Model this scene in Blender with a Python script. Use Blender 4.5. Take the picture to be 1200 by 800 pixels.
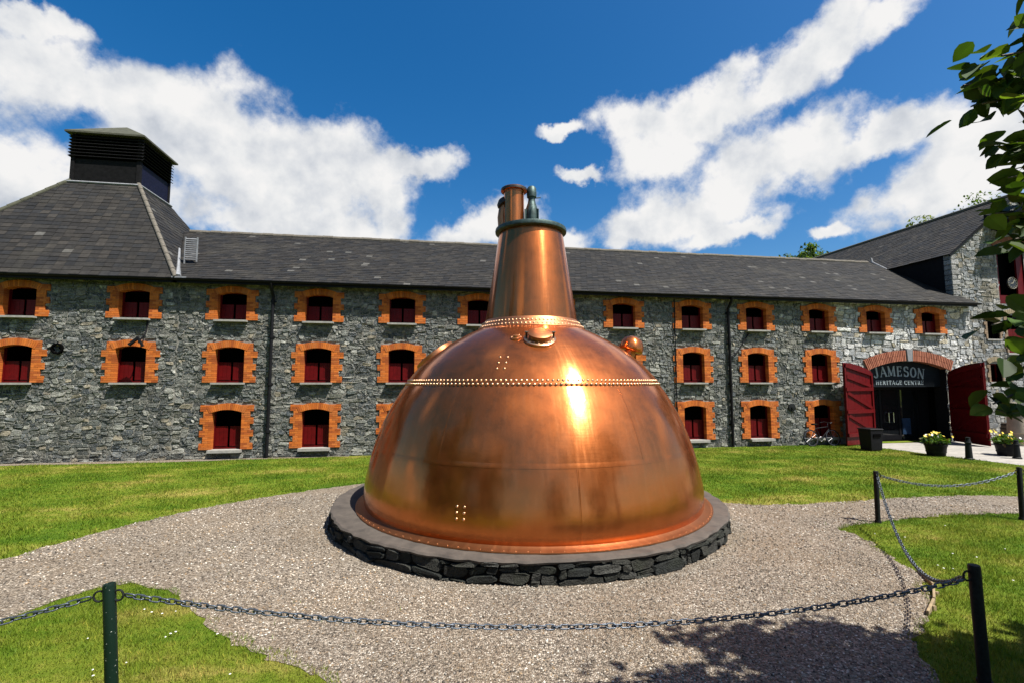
import bpy, bmesh, math, random
import numpy as np
from mathutils import Vector, Matrix, Euler
R = math.radians
random.seed(7)
rng = np.random.default_rng(11)
scene = bpy.context.scene
for o in list(bpy.data.objects): bpy.data.objects.remove(o)
col = scene.collection

# ------------------------------------------------------------------ camera
CAM_H, YAW, PITCH, FPX = 2.7, R(9.3), math.atan(47.7 / 565.0), 565.0
cd = bpy.data.cameras.new('camera'); cam = bpy.data.objects.new('camera', cd); col.objects.link(cam)
cam.location = (0, 0, CAM_H); cam.rotation_euler = (R(90) + PITCH, 0, -YAW)
cd.sensor_width = 36.0; cd.lens = 36.0 * FPX / 1200.0; cd.clip_start = .05; cd.clip_end = 3000
scene.camera = cam
FW = Vector((math.sin(YAW) * math.cos(PITCH), math.cos(YAW) * math.cos(PITCH), math.sin(PITCH)))
RT = Vector((math.cos(YAW), -math.sin(YAW), 0)); UP = RT.cross(FW)

# ------------------------------------------------------------------ sun, sky, exposure
SUN_AZ, SUN_EL = 47.0, 59.5      # azimuth measured from the facade normal (-Y) towards +X
SDIR = Vector((math.sin(R(SUN_AZ)) * math.cos(R(SUN_EL)), -math.cos(R(SUN_AZ)) * math.cos(R(SUN_EL)), math.sin(R(SUN_EL))))
sl = bpy.data.lights.new('sun', 'SUN'); sl.energy = 5.0; sl.angle = R(.5); sl.color = (1, .955, .88)
sun = bpy.data.objects.new('sun', sl); col.objects.link(sun); sun.location = SDIR * 60
sun.rotation_euler = SDIR.to_track_quat('Z', 'Y').to_euler()
scene.view_settings.view_transform = 'Standard'; scene.view_settings.look = 'None'
scene.view_settings.gamma = 1; scene.view_settings.use_curve_mapping = False
scene.view_settings.exposure = 1.2
world = bpy.data.worlds.new('World'); scene.world = world; world.use_nodes = True

class NT:
    """small node-tree helper"""
    def __init__(s, tree): s.t = tree; s.t.nodes.clear()
    def n(s, kind, ins=None, **props):
        nd = s.t.nodes.new(kind)
        for k, v in props.items(): setattr(nd, k, v)
        for k, v in (ins or {}).items():
            sock = nd.inputs[k]
            if isinstance(v, bpy.types.NodeSocket): s.t.links.new(v, sock)
            else: sock.default_value = v
        return nd
    def math(s, op, a, b=0.0, clamp=False):
        return s.n('ShaderNodeMath', {0: a, 1: b}, operation=op, use_clamp=clamp).outputs[0]
    def ramp(s, fac, stops, interp='LINEAR'):
        nd = s.n('ShaderNodeValToRGB', {0: fac}); cr = nd.color_ramp; cr.interpolation = interp
        while len(cr.elements) < len(stops): cr.elements.new(.5)
        for e, (p, c) in zip(cr.elements, stops):
            e.position = p; e.color = (c[0], c[1], c[2], 1) if hasattr(c, '__len__') else (c, c, c, 1)
        return nd.outputs[0]
    def noise(s, vec, scale, detail=4, rough=.55, **kw):
        nd = s.n('ShaderNodeTexNoise', {'Scale': scale, 'Detail': detail, 'Roughness': rough}, **kw)
        if vec is not None: s.t.links.new(vec, nd.inputs['Vector'])
        return nd
    def mix(s, fac, a, b, mode='MIX'):
        nd = s.n('ShaderNodeMix', data_type='RGBA', blend_type=mode)
        for i, v in ((0, fac), (6, a), (7, b)):
            if isinstance(v, bpy.types.NodeSocket): s.t.links.new(v, nd.inputs[i])
            else: nd.inputs[i].default_value = v if i == 0 else (v[0], v[1], v[2], 1)
        return nd.outputs[2]

def build_world():
    w = NT(world.node_tree)
    tc = w.n('ShaderNodeTexCoord').outputs['Generated']
    sky = w.n('ShaderNodeTexSky', sky_type='NISHITA', sun_disc=False, sun_elevation=R(SUN_EL),
              sun_rotation=R(180 - SUN_AZ), altitude=50, air_density=1.0, dust_density=1.6, ozone_density=3.5).outputs[0]
    skyc = w.n('ShaderNodeHueSaturation', {'Saturation': 1.42, 'Value': SKY_V, 'Color': sky}).outputs[0]
    # clouds: ragged heaps at their own bearings on the sky dome
    wob = w.noise(tc, 5.5, 7, .6).outputs['Color']
    dv = w.n('ShaderNodeVectorMath', {0: wob, 1: (.5, .5, .5)}, operation='SUBTRACT').outputs[0]
    dv = w.n('ShaderNodeVectorMath', {0: dv, 'Scale': .17}, operation='SCALE').outputs[0]
    vd = w.n('ShaderNodeVectorMath', {0: tc, 1: dv}, operation='ADD').outputs[0]
    ml = None
    for (x, y, rx, ry, ang) in CLOUDS:
        d = (FW * FPX + RT * (x - 600) - UP * (y - 400)).normalized()
        t1 = d.cross(Vector((0, 0, 1))).normalized(); t2 = t1.cross(d)
        a = R(ang); u = t1 * math.cos(a) + t2 * math.sin(a); v = d.cross(u) * -1
        m = Matrix((u, v, u.cross(v))).transposed()
        k = d.dot(FW) / FPX
        mp = w.n('ShaderNodeMapping', {'Vector': vd, 'Location': d, 'Rotation': m.to_euler(), 'Scale': (rx * k * 1.12, ry * k * 1.16, 1)}, vector_type='TEXTURE').outputs[0]
        ln = w.n('ShaderNodeVectorMath', {0: mp}, operation='LENGTH').outputs['Value']
        ml = ln if ml is None else w.n('ShaderNodeMath', {0: ml, 1: ln, 2: .35}, operation='SMOOTH_MIN').outputs[0]
    blob = w.math('SUBTRACT', 1.0, ml)
    # the rest of the dome: fair-weather clouds of the same kind, thinned to cut fill light
    gen = w.noise(vd, 2.3, 3, .5).outputs['Fac']
    gen = w.math('MULTIPLY', w.math('SUBTRACT', gen, .585), 4.5)
    fdot = w.n('ShaderNodeVectorMath', {0: tc, 1: tuple(FW)}, operation='DOT_PRODUCT').outputs['Value']
    fm = w.n('ShaderNodeMapRange', {0: fdot, 1: .45, 2: .7, 3: 0.0, 4: 3.0}).outputs[0]
    gen = w.math('SUBTRACT', gen, fm)
    base = w.math('MAXIMUM', blob, gen)
    fb = w.noise(tc, 10.0, 10, .6).outputs['Fac']
    den = w.math('ADD', base, w.math('MULTIPLY', w.math('SUBTRACT', fb, .5), 1.7))
    mask = w.n('ShaderNodeMapRange', {0: den, 1: -.02, 2: .52, 3: 0, 4: 1}, interpolation_type='SMOOTHSTEP').outputs[0]
    # soft grey bellies, bright sunny shoulders
    off = w.n('ShaderNodeVectorMath', {0: tc, 1: (.022, -.012, .045)}, operation='ADD').outputs[0]
    na = w.noise(tc, 9.0, 8, .55).outputs['Fac']; nb = w.noise(off, 9.0, 8, .55).outputs['Fac']
    n2 = w.noise(vd, 3.0, 3, .5).outputs['Fac']
    sh = w.math('ADD', w.math('ADD', .80, w.math('MULTIPLY', w.math('SUBTRACT', na, nb), 2.6)), w.math('SUBTRACT', w.math('MULTIPLY', w.math('SUBTRACT', .5, n2), 1.0), w.math('MULTIPLY', base, .10)), clamp=True)
    cc = w.ramp(sh, [(0, (.56, .61, .69)), (.4, (.78, .81, .86)), (.75, (.96, .97, .98)), (1, (1.06, 1.05, 1.04))])
    cc = w.n('ShaderNodeVectorMath', {0: cc, 'Scale': CLOUD_V}, operation='SCALE').outputs[0]
    outc = w.mix(mask, skyc, cc)
    bg = w.n('ShaderNodeBackground', {'Color': outc, 'Strength': SKY_S}).outputs[0]
    w.n('ShaderNodeOutputWorld', {'Surface': bg})
SKY_S, SKY_V, CLOUD_V = .05, 1.22, 7.5
CLOUDS = [(15, 12, 50, 20, 0), (35, 88, 75, 52, 0), (120, 118, 70, 30, 5), (10, 205, 70, 48, 0),
          (235, 150, 120, 62, 12), (300, 205, 165, 75, -8), (390, 195, 105, 55, -14), (330, 262, 150, 38, 0), (470, 196, 70, 22, 3),
          (560, 266, 90, 26, 5), (500, 278, 45, 14, 0), (640, 278, 45, 20, 0),
          (745, 140, 48, 40, 20), (815, 130, 95, 34, 8), (905, 100, 70, 36, 22), (970, 55, 70, 34, 25), (1050, 18, 60, 28, 20),
          (770, 185, 60, 34, 0), (770, 262, 75, 28, 4), (840, 222, 105, 48, 14), (925, 190, 95, 40, 10), (1030, 168, 75, 24, 12), (860, 268, 70, 16, 10),
          (1140, 180, 75, 55, 25), (1085, 225, 70, 40, 20), (660, 160, 32, 10, 8), (690, 207, 42, 10, 0), (985, 270, 25, 10, -10)]
build_world()

# ------------------------------------------------------------------ materials
ALB = .68
def material(name):
    m = bpy.data.materials.new(name); m.use_nodes = True
    return m, NT(m.node_tree)
def finish(m, t, color, rough=.8, bump=None, bstr=.3, bdist=.02, metal=0.0, **extra):
    ins = {'Base Color': color, 'Roughness': rough, 'Metallic': metal}
    for k in list(ins):
        if k == 'Base Color' and not isinstance(color, bpy.types.NodeSocket): ins[k] = (*color[:3], 1)
    ins.update(extra)
    if metal == 0:
        c0 = ins['Base Color']
        if isinstance(c0, bpy.types.NodeSocket): ins['Base Color'] = t.n('ShaderNodeVectorMath', {0: c0, 'Scale': ALB}, operation='SCALE').outputs[0]
        else: ins['Base Color'] = (c0[0] * ALB, c0[1] * ALB, c0[2] * ALB, 1)
    if bump is not None:
        ins['Normal'] = t.n('ShaderNodeBump', {'Strength': bstr, 'Distance': bdist, 'Height': bump}).outputs[0]
    b = t.n('ShaderNodeBsdfPrincipled', ins)
    t.n('ShaderNodeOutputMaterial', {'Surface': b.outputs[0]})
    return m
def pos(t): return t.n('ShaderNodeNewGeometry').outputs['Position']
def simple(name, c, rough=.7, var=.25, scale=8, bstr=.15, metal=0.0, spec=None):
    m, t = material(name); p = pos(t)
    nz = t.noise(p, scale, 5, .6).outputs['Fac']
    lo = tuple(v * (1 - var) for v in c); hi = tuple(min(1, v * (1 + var)) for v in c)
    cc = t.ramp(nz, [(.3, lo), (.7, hi)])
    ex = {} if spec is None else {'Specular IOR Level': spec}
    return finish(m, t, cc, rough, t.noise(p, scale * 6, 3).outputs['Fac'], bstr, .01, metal, **ex)
def attr_mat(name, rough=.85, nscale=14, amp=.45, bstr=.5, bdist=.02, spec=.25, tint=None):
    m, t = material(name); p = pos(t)
    a = t.n('ShaderNodeAttribute', attribute_name='col').outputs['Color']
    nz = t.noise(p, nscale, 6, .65).outputs['Fac']
    k = t.n('ShaderNodeMapRange', {0: nz, 1: .25, 2: .75, 3: 1 - amp, 4: 1 + amp}).outputs[0]
    c = t.n('ShaderNodeVectorMath', {0: a, 'Scale': k}, operation='SCALE').outputs[0]
    if tint:
        big = t.noise(p, tint[1], 4, .6).outputs['Fac']
        c = t.mix(t.ramp(big, [(.52, 0), (.72, tint[2])]), c, tint[0])
    return finish(m, t, c, rough, t.noise(p, nscale * 3.5, 5, .6).outputs['Fac'], bstr, bdist, **{'Specular IOR Level': spec})

M = {}
def stone_mat():
    m, t = material('rubble_stone'); p = pos(t)
    a = t.n('ShaderNodeAttribute', attribute_name='col').outputs['Color']
    n1 = t.noise(p, 9, 6, .7).outputs['Fac']; n2 = t.noise(p, 23, 5, .7).outputs['Fac']; n3 = t.noise(p, 1.2, 4, .6).outputs['Fac']
    k = t.n('ShaderNodeMapRange', {0: n1, 1: .3, 2: .7, 3: .35, 4: 1.6}).outputs[0]
    c = t.n('ShaderNodeVectorMath', {0: a, 'Scale': k}, operation='SCALE').outputs[0]
    c = t.mix(t.ramp(n2, [(.53, 0), (.63, .75)]), c, (.40, .385, .33))          # lime and lichen flecks
    c = t.mix(t.ramp(n2, [(.34, .8), (.44, 0)]), c, (.03, .035, .035))
    c = t.mix(t.ramp(n3, [(.5, 0), (.75, .35)]), c, (.26, .23, .17))
    mp = t.n('ShaderNodeMapping', {'Vector': p, 'Scale': (1.9, 1, .28)}).outputs[0]
    c = t.mix(t.ramp(t.noise(mp, 1.0, 5, .6).outputs['Fac'], [(.5, 0), (.72, .55)]), c, (.07, .075, .07))      # damp streaks
    return finish(m, t, c, .9, t.math('ADD', n1, n2), 1.0, .06, **{'Specular IOR Level': .25})
M['stone'] = stone_mat()
M['plinth_stone'] = attr_mat('plinth_stone', .85, 14, .6, 1.0, .10, .2, ((.05, .06, .035), 4, .5))
M['mortar'] = simple('lime_mortar', (.24, .23, .20), .95, .4, 9, .8)
M['brick'] = attr_mat('orange_brick', .85, 30, .2, .3, .01)
M['bmortar'] = simple('brick_mortar', (.40, .16, .05), .95, .2, 20, .3)
M['slate'] = attr_mat('roof_slate', .7, 9, .35, .35, .01, .15, ((.065, .06, .048), .8, .5))
M['sill'] = simple('sill_stone', (.33, .32, .29), .85, .2, 9, .3)
M['red'] = simple('red_paint', (.105, .0025, .0035), .45, .2, 6, .08, spec=0.15)
M['dark'] = simple('black_paint', (.012, .012, .014), .45, .3, 12, .1, spec=0.1)
M['void'] = simple('dark_interior_and_shade', (.004, .004, .004), .9, .3, 3, .05, spec=0.0)
M['iron'] = simple('black_iron', (.016, .018, .018), .5, .4, 40, .3, spec=0.1)
def post_mat():
    m, t = material('chipped_green_paint'); p = pos(t)
    sp = t.noise(p, 55, 2, .5).outputs['Fac']
    c = t.mix(t.ramp(sp, [(.70, 0), (.73, 1)]), (.005, .017, .011), (.55, .58, .52))
    return finish(m, t, c, .4, t.noise(p, 60, 3).outputs['Fac'], .2, .005, **{'Specular IOR Level': .2})
M['postgreen'] = post_mat()
M['chain'] = simple('galvanised_chain', (.085, .10, .12), .42, .45, 60, .2, .8)
M['lead'] = simple('lead_flashing', (.24, .25, .26), .6, .25, 8, .2)
M['hip'] = simple('hip_mortar', (.13, .115, .09), .9, .35, 14, .4)
M['boards'] = simple('tarred_boards_and_shade', (.010, .0095, .010), .75, .4, 9, .3, spec=0.1)
M['blueboards'] = simple('blue_black_boards', (.012, .014, .04), .6, .3, 9, .3, spec=0.1)
M['moss'] = simple('mossy_felt', (.06, .062, .038), .95, .4, 6, .4)
M['concrete'] = simple('plinth_concrete', (.074, .060, .048), .9, .35, 5, .5)
M['bronze'] = simple('verdigris_bronze', (.035, .06, .055), .5, .45, 12, .3, .5)
M['darkbronze'] = simple('dark_bronze', (.05, .04, .03), .5, .4, 12, .3, .6)
M['keystone'] = simple('keystone_grey', (.22, .23, .24), .85, .2, 8, .3)
M['letter'] = simple('sign_letter_paint', (.30, .36, .38), .6, .15, 30, .1)
M['signboard'] = simple('sign_board', (.012, .016, .02), .6, .3, 8, .1, spec=0.1)
M['chrome'] = simple('polished_steel', (.75, .75, .75), .2, .1, 8, .05, 1.0)
M['steel'] = simple('dull_steel', (.22, .22, .23), .4, .2, 8, .05, 1.0)
M['blue'] = simple('blue_poster', (.02, .05, .11), .4, .4, 9, .05)
M['yellow'] = simple('yellow_petal', (.75, .55, .03), .6, .2, 40, .1)
M['white_petal'] = simple('white_petal', (.8, .8, .75), .6, .1, 40, .1)
M['soil'] = simple('potting_soil', (.03, .02, .013), .95, .3, 30, .5, spec=0.1)
M['beige'] = simple('pale_tub', (.32, .27, .20), .8, .2, 6, .2)
M['wood'] = simple('weathered_wood', (.10, .075, .05), .8, .3, 12, .3)
M['edging'] = simple('edging_timber', (.30, .22, .12), .85, .3, 12, .3)
M['rubber'] = simple('tyre_rubber', (.012, .012, .012), .8, .2, 20, .1, spec=0.1)
M['clock'] = simple('clock_dial', (.02, .02, .022), .4, .2, 8, .05)
M['gilt'] = simple('clock_gilt', (.42, .38, .28), .5, .1, 8, .05)
M['bark'] = simple('tree_bark', (.09, .075, .055), .9, .4, 14, .7)

def glass_mat():
    m, t = material('door_glass')
    return finish(m, t, (.01, .012, .014), .04, None, **{'Specular IOR Level': .6})
M['glass'] = glass_mat()

def leaf_mat(name, c, var=.5, trans=.35):
    m, t = material(name); p = pos(t)
    a = t.n('ShaderNodeAttribute', attribute_name='col').outputs['Color']
    nz = t.noise(p, 6, 3).outputs['Fac']
    k = t.n('ShaderNodeMapRange', {0: nz, 1: .3, 2: .7, 3: 1 - var, 4: 1 + var}).outputs[0]
    cc = t.n('ShaderNodeVectorMath', {0: a, 'Scale': k}, operation='SCALE').outputs[0]
    b = t.n('ShaderNodeBsdfPrincipled', {'Base Color': cc, 'Roughness': .6, 'Specular IOR Level': .2}).outputs[0]
    tr = t.n('ShaderNodeBsdfTranslucent', {'Color': t.mix(1.0, cc, (1.6, 1.5, .4), 'MULTIPLY')}).outputs[0]
    mx = t.n('ShaderNodeMixShader', {0: trans, 1: b, 2: tr}).outputs[0]
    t.n('ShaderNodeOutputMaterial', {'Surface': mx})
    return m
M['leaf'] = leaf_mat('leaf', (.05, .09, .02)); M['nearleaf'] = leaf_mat('broad_leaf', (.05, .09, .02), .4, .34)

def grass_color(t, p):
    """mown lawn: green and straw-yellow patches, faint mowing lines"""
    mp = t.n('ShaderNodeMapping', {'Vector': p, 'Rotation': (0, 0, R(-14)), 'Scale': (.16, 1.0, 1)}).outputs[0]
    n1 = t.noise(mp, 1.1, 5, .6).outputs['Fac']
    n2 = t.noise(p, .55, 4, .55).outputs['Fac']
    n3 = t.noise(p, 5.0, 4, .65).outputs['Fac']
    v = t.math('ADD', t.math('MULTIPLY', n1, .6), t.math('ADD', t.math('MULTIPLY', n2, .65), t.math('MULTIPLY', n3, .38)))
    return t.ramp(v, [(.58, (.046, .115, .006)), (.74, (.112, .195, .012)), (.87, (.20, .25, .025)), (1.0, (.36, .32, .075))])
def lawn_mat():
    m, t = material('mown_lawn'); p = pos(t)
    c = grass_color(t, p)
    f = t.noise(p, 55, 4, .7).outputs['Fac']
    k = t.n('ShaderNodeMapRange', {0: f, 1: .3, 2: .7, 3: .62, 4: 1.25}).outputs[0]
    c = t.n('ShaderNodeVectorMath', {0: c, 'Scale': k}, operation='SCALE').outputs[0]
    return finish(m, t, c, .9, f, .9, .04, **{'Specular IOR Level': .1})
M['lawn'] = lawn_mat()
def blade_mat():
    m, t = material('grass_blade'); p = pos(t)
    c = grass_color(t, p)
    a = t.n('ShaderNodeAttribute', attribute_name='col').outputs['Color']
    c = t.mix(1.0, c, a, 'MULTIPLY'); c = t.n('ShaderNodeVectorMath', {0: c, 'Scale': ALB}, operation='SCALE').outputs[0]
    b = t.n('ShaderNodeBsdfPrincipled', {'Base Color': c, 'Roughness': .6, 'Specular IOR Level': .15}).outputs[0]
    tr = t.n('ShaderNodeBsdfTranslucent', {'Color': c}).outputs[0]
    t.n('ShaderNodeOutputMaterial', {'Surface': t.n('ShaderNodeMixShader', {0: .4, 1: b, 2: tr}).outputs[0]})
    return m
M['blade'] = blade_mat()
def gravel_mat():
    m, t = material('gravel_bed'); p = pos(t)
    v = t.n('ShaderNodeTexVoronoi', {'Vector': p, 'Scale': 52, 'Randomness': 1.0})
    cr = t.n('ShaderNodeSeparateColor', {0: v.outputs['Color']}).outputs[0]
    c = t.ramp(cr, [(0, (.088, .072, .055)), (.4, (.215, .175, .135)), (.8, (.37, .31, .24)), (1, (.58, .52, .43))])
    big = t.noise(p, .6, 4, .6).outputs['Fac']
    c = t.mix(t.ramp(big, [(.42, 0), (.72, .45)]), c, (.26, .185, .11))
    return finish(m, t, c, .9, t.math('SUBTRACT', 1.0, v.outputs['Distance']), .9, .03, **{'Specular IOR Level': .2})
M['gravel'] = gravel_mat()
M['pebble'] = attr_mat('pebble', .8, 40, .25, .2, .005, .3)
def pave_mat():
    m, t = material('pale_paving'); p = pos(t)
    b = t.n('ShaderNodeTexBrick', {'Vector': p, 'Color1': (.34, .32, .285, 1), 'Color2': (.41, .38, .335, 1), 'Mortar': (.2, .18, .16, 1),
                                   'Scale': 1.0, 'Mortar Size': .012, 'Brick Width': .9, 'Row Height': .6})
    nz = t.noise(p, 6, 5, .6).outputs['Fac']
    k = t.n('ShaderNodeMapRange', {0: nz, 1: .3, 2: .7, 3: .75, 4: 1.15}).outputs[0]
    c = t.n('ShaderNodeVectorMath', {0: b.outputs['Color'], 'Scale': k}, operation='SCALE').outputs[0]
    return finish(m, t, c, .85, nz, .3, .02)
M['paving'] = pave_mat()
STILL = Vector((2.09, 10.20, 0)); ANROT = .25
def copper_mat(name, base, rmin, rmax, aniso=.55):
    m, t = material(name); p = pos(t)
    q = t.n('ShaderNodeVectorMath', {0: p, 1: tuple(STILL)}, operation='SUBTRACT').outputs[0]
    sx = t.n('ShaderNodeSeparateXYZ', {0: q})
    ang = t.math('ARCTAN2', sx.outputs[1], sx.outputs[0])
    cyl = t.n('ShaderNodeCombineXYZ', {0: ang, 1: 0.0, 2: sx.outputs[2]}).outputs[0]
    mp = t.n('ShaderNodeMapping', {'Vector': cyl, 'Scale': (26, 1, 1.1)}).outputs[0]
    st = t.noise(mp, 1.6, 6, .65).outputs['Fac']                      # hand-polishing streaks down the plates
    big = t.noise(p, 1.1, 5, .6).outputs['Fac']
    blot = t.noise(p, 4.5, 5, .65).outputs['Fac']
    mp2 = t.n('ShaderNodeMapping', {'Vector': cyl, 'Scale': (2.0, 1, 38)}).outputs[0]
    st2 = t.noise(mp2, 1.6, 5, .6).outputs['Fac']
    lo = tuple(v * .66 for v in base)
    c = t.mix(t.ramp(big, [(.35, 0), (.7, 1)]), base, tuple(v * f for v, f in zip(base, (.92, .86, .78))))
    c = t.mix(t.ramp(blot, [(.55, 0), (.8, .30)]), c, lo)
    c = t.mix(t.ramp(st, [(.5, 0), (.8, .22)]), c, (.80, .36, .15))
    rv = t.math('ADD', t.math('MULTIPLY', st, .4), t.math('ADD', t.math('MULTIPLY', big, .35), t.math('MULTIPLY', st2, .25)))
    rr = t.n('ShaderNodeMapRange', {0: rv, 1: .3, 2: .7, 3: rmin, 4: rmax}).outputs[0]
    h = t.math('ADD', t.math('MULTIPLY', st2, .4), t.math('ADD', t.math('MULTIPLY', big, 6.0), t.math('MULTIPLY', st, .5)))
    tg = t.n('ShaderNodeTangent', direction_type='RADIAL', axis='Z').outputs[0]
    nrm = t.n('ShaderNodeBump', {'Strength': .05, 'Distance': .02, 'Height': h}).outputs[0]
    b1 = t.n('ShaderNodeBsdfPrincipled', {'Base Color': c, 'Metallic': 1.0, 'Roughness': rr, 'Anisotropic': aniso, 'Anisotropic Rotation': ANROT, 'Tangent': tg, 'Normal': nrm}).outputs[0]
    b2 = t.n('ShaderNodeBsdfPrincipled', {'Base Color': t.mix(1.0, c, (.95, .82, .72), 'MULTIPLY'), 'Metallic': 1.0, 'Roughness': .60, 'Normal': nrm}).outputs[0]
    fac = t.n('ShaderNodeMapRange', {0: blot, 1: .3, 2: .7, 3: .13, 4: .27}).outputs[0]
    t.n('ShaderNodeOutputMaterial', {'Surface': t.n('ShaderNodeMixShader', {0: fac, 1: b1, 2: b2}).outputs[0]})
    return m
M['copper'] = copper_mat('polished_copper', (.54, .185, .060), .11, .24, .76)
M['copper_dull'] = copper_mat('dull_copper', (.44, .20, .095), .3, .5, .2)
M['rivet'] = simple('rivet_copper', (.62, .37, .21), .32, .25, 30, .1, 1.0)

# ------------------------------------------------------------------ builders
def tag(o, label=None, cat=None, group=None, kind=None):
    if label: o['label'] = label
    if cat: o['category'] = cat
    if group: o['group'] = group
    if kind: o['kind'] = kind
    return o
def empty(name, loc, label=None, cat=None, group=None, rz=0.0):
    o = bpy.data.objects.new(name, None); o.location = loc; o.rotation_euler = (0, 0, rz); o.empty_display_size = .3
    col.objects.link(o); return tag(o, label, cat, group)
def wloc(o):
    v = Vector((0, 0, 0))
    while o is not None: v = v + Vector(o.location); o = o.parent
    return v
def link(name, me, mat=None, parent=None, loc=None, kind=None):
    o = bpy.data.objects.new(name, me)
    if mat is not None and not me.materials: me.materials.append(mat)
    col.objects.link(o)
    if parent is not None: o.parent = parent
    if loc is not None: o.location = loc
    if kind: o['kind'] = kind
    return o
def mesh_np(name, verts, faces, cols=None, smooth=False):
    """verts (n,3); faces = list of arrays each (m,k) of one polygon size"""
    me = bpy.data.meshes.new(name); verts = np.asarray(verts, np.float32)
    me.vertices.add(len(verts)); me.vertices.foreach_set('co', verts.ravel())
    if isinstance(faces, np.ndarray): faces = [faces]
    tot = sum(f.size for f in faces); npoly = sum(len(f) for f in faces)
    me.loops.add(tot); me.polygons.add(npoly)
    me.loops.foreach_set('vertex_index', np.concatenate([f.ravel() for f in faces]).astype(np.int32))
    sizes = np.concatenate([np.full(len(f), f.shape[1]) for f in faces])
    me.polygons.foreach_set('loop_start', (np.cumsum(sizes) - sizes).astype(np.int32))
    me.polygons.foreach_set('loop_total', sizes.astype(np.int32))
    me.polygons.foreach_set('use_smooth', np.full(npoly, bool(smooth)))
    me.update(calc_edges=True)
    if cols is not None:
        a = me.color_attributes.new('col', 'FLOAT_COLOR', 'POINT')
        c = np.ones((len(verts), 4), np.float32); c[:, :3] = cols; a.data.foreach_set('color', c.ravel())
    return me
class MB:
    def __init__(s): s.v = []; s.f = []
    def add(s, vs, fs):
        b = len(s.v); s.v += [tuple(v) for v in vs]; s.f += [tuple(i + b for i in f) for f in fs]; return s
    def box(s, x0, x1, y0, y1, z0, z1):
        return s.add([(x0, y0, z0), (x1, y0, z0), (x1, y1, z0), (x0, y1, z0), (x0, y0, z1), (x1, y0, z1), (x1, y1, z1), (x0, y1, z1)],
                     [(0, 3, 2, 1), (4, 5, 6, 7), (0, 1, 5, 4), (1, 2, 6, 5), (2, 3, 7, 6), (3, 0, 4, 7)])
    def obox(s, c, ax, ay, az):
        c, ax, ay, az = map(Vector, (c, ax, ay, az)); vs = []
        for k in (-1, 1):
            for i, j in ((-1, -1), (1, -1), (1, 1), (-1, 1)): vs.append(c + ax * i + ay * j + az * k)
        return s.add(vs, [(0, 3, 2, 1), (4, 5, 6, 7), (0, 1, 5, 4), (1, 2, 6, 5), (2, 3, 7, 6), (3, 0, 4, 7)])
    def tube(s, pts, r, n=8, closed=False, caps=True):
        pts = [Vector(p) for p in pts]; rs = r if hasattr(r, '__len__') else [r] * len(pts); m = len(pts); rings = []; prev = None
        for i, p in enumerate(pts):
            if closed: d = pts[(i + 1) % m] - pts[i - 1]
            else: d = pts[min(i + 1, m - 1)] - pts[max(i - 1, 0)]
            d.normalize()
            if prev is None:
                a = Vector((0, 0, 1)) if abs(d.z) < .9 else Vector((1, 0, 0)); u = d.cross(a).normalized()
            else: u = (prev - d * prev.dot(d)).normalized()
            prev = u; w = d.cross(u)
            rings.append([p + (u * math.cos(2 * math.pi * k / n) + w * math.sin(2 * math.pi * k / n)) * rs[i] for k in range(n)])
        vs = [q for rg in rings for q in rg]; fs = []
        for i in range(m if closed else m - 1):
            for k in range(n):
                a = i * n + k; b = i * n + (k + 1) % n; j = (i + 1) % m
                fs.append((a, b, j * n + (k + 1) % n, j * n + k))
        if caps and not closed: fs += [tuple(range(n))[::-1], tuple((m - 1) * n + k for k in range(n))]
        return s.add(vs, fs)
    def lathe(s, prof, c=(0, 0, 0), n=48, axis=None, cap0=False, cap1=False):
        """prof list of (r, z) along axis"""
        c = Vector(c); ax = Vector(axis).normalized() if axis is not None else Vector((0, 0, 1))
        a = Vector((1, 0, 0)) if abs(ax.x) < .9 else Vector((0, 1, 0))
        u = (a - ax * a.dot(ax)).normalized(); w = ax.cross(u); vs = []
        for r, z in prof:
            for k in range(n):
                t = 2 * math.pi * k / n; vs.append(c + ax * z + (u * math.cos(t) + w * math.sin(t)) * r)
        fs = []
        for i in range(len(prof) - 1):
            for k in range(n): fs.append((i * n + k, i * n + (k + 1) % n, (i + 1) * n + (k + 1) % n, (i + 1) * n + k))
        if cap0: fs.append(tuple(range(n))[::-1])
        if cap1: fs.append(tuple((len(prof) - 1) * n + k for k in range(n)))
        return s.add(vs, fs)
    def build(s, name, mat, parent=None, smooth=None, kind=None, world=True):
        off = wloc(parent) if (parent is not None and world) else Vector((0, 0, 0))
        me = bpy.data.meshes.new(name)
        me.from_pydata([(v[0] - off[0], v[1] - off[1], v[2] - off[2]) for v in s.v], [], s.f); me.update()
        if smooth is not None:
            me.polygons.foreach_set('use_smooth', [True] * len(me.polygons)); me.set_sharp_from_angle(angle=R(smooth))
        return link(name, me, mat, parent, kind=kind)
def bevel(o, w, seg=1):
    bm = bmesh.new(); bm.from_mesh(o.data)
    bmesh.ops.bevel(bm, geom=bm.edges[:], offset=w, segments=seg, affect='EDGES', clamp_overlap=True); bm.to_mesh(o.data); bm.free(); return o

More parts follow.
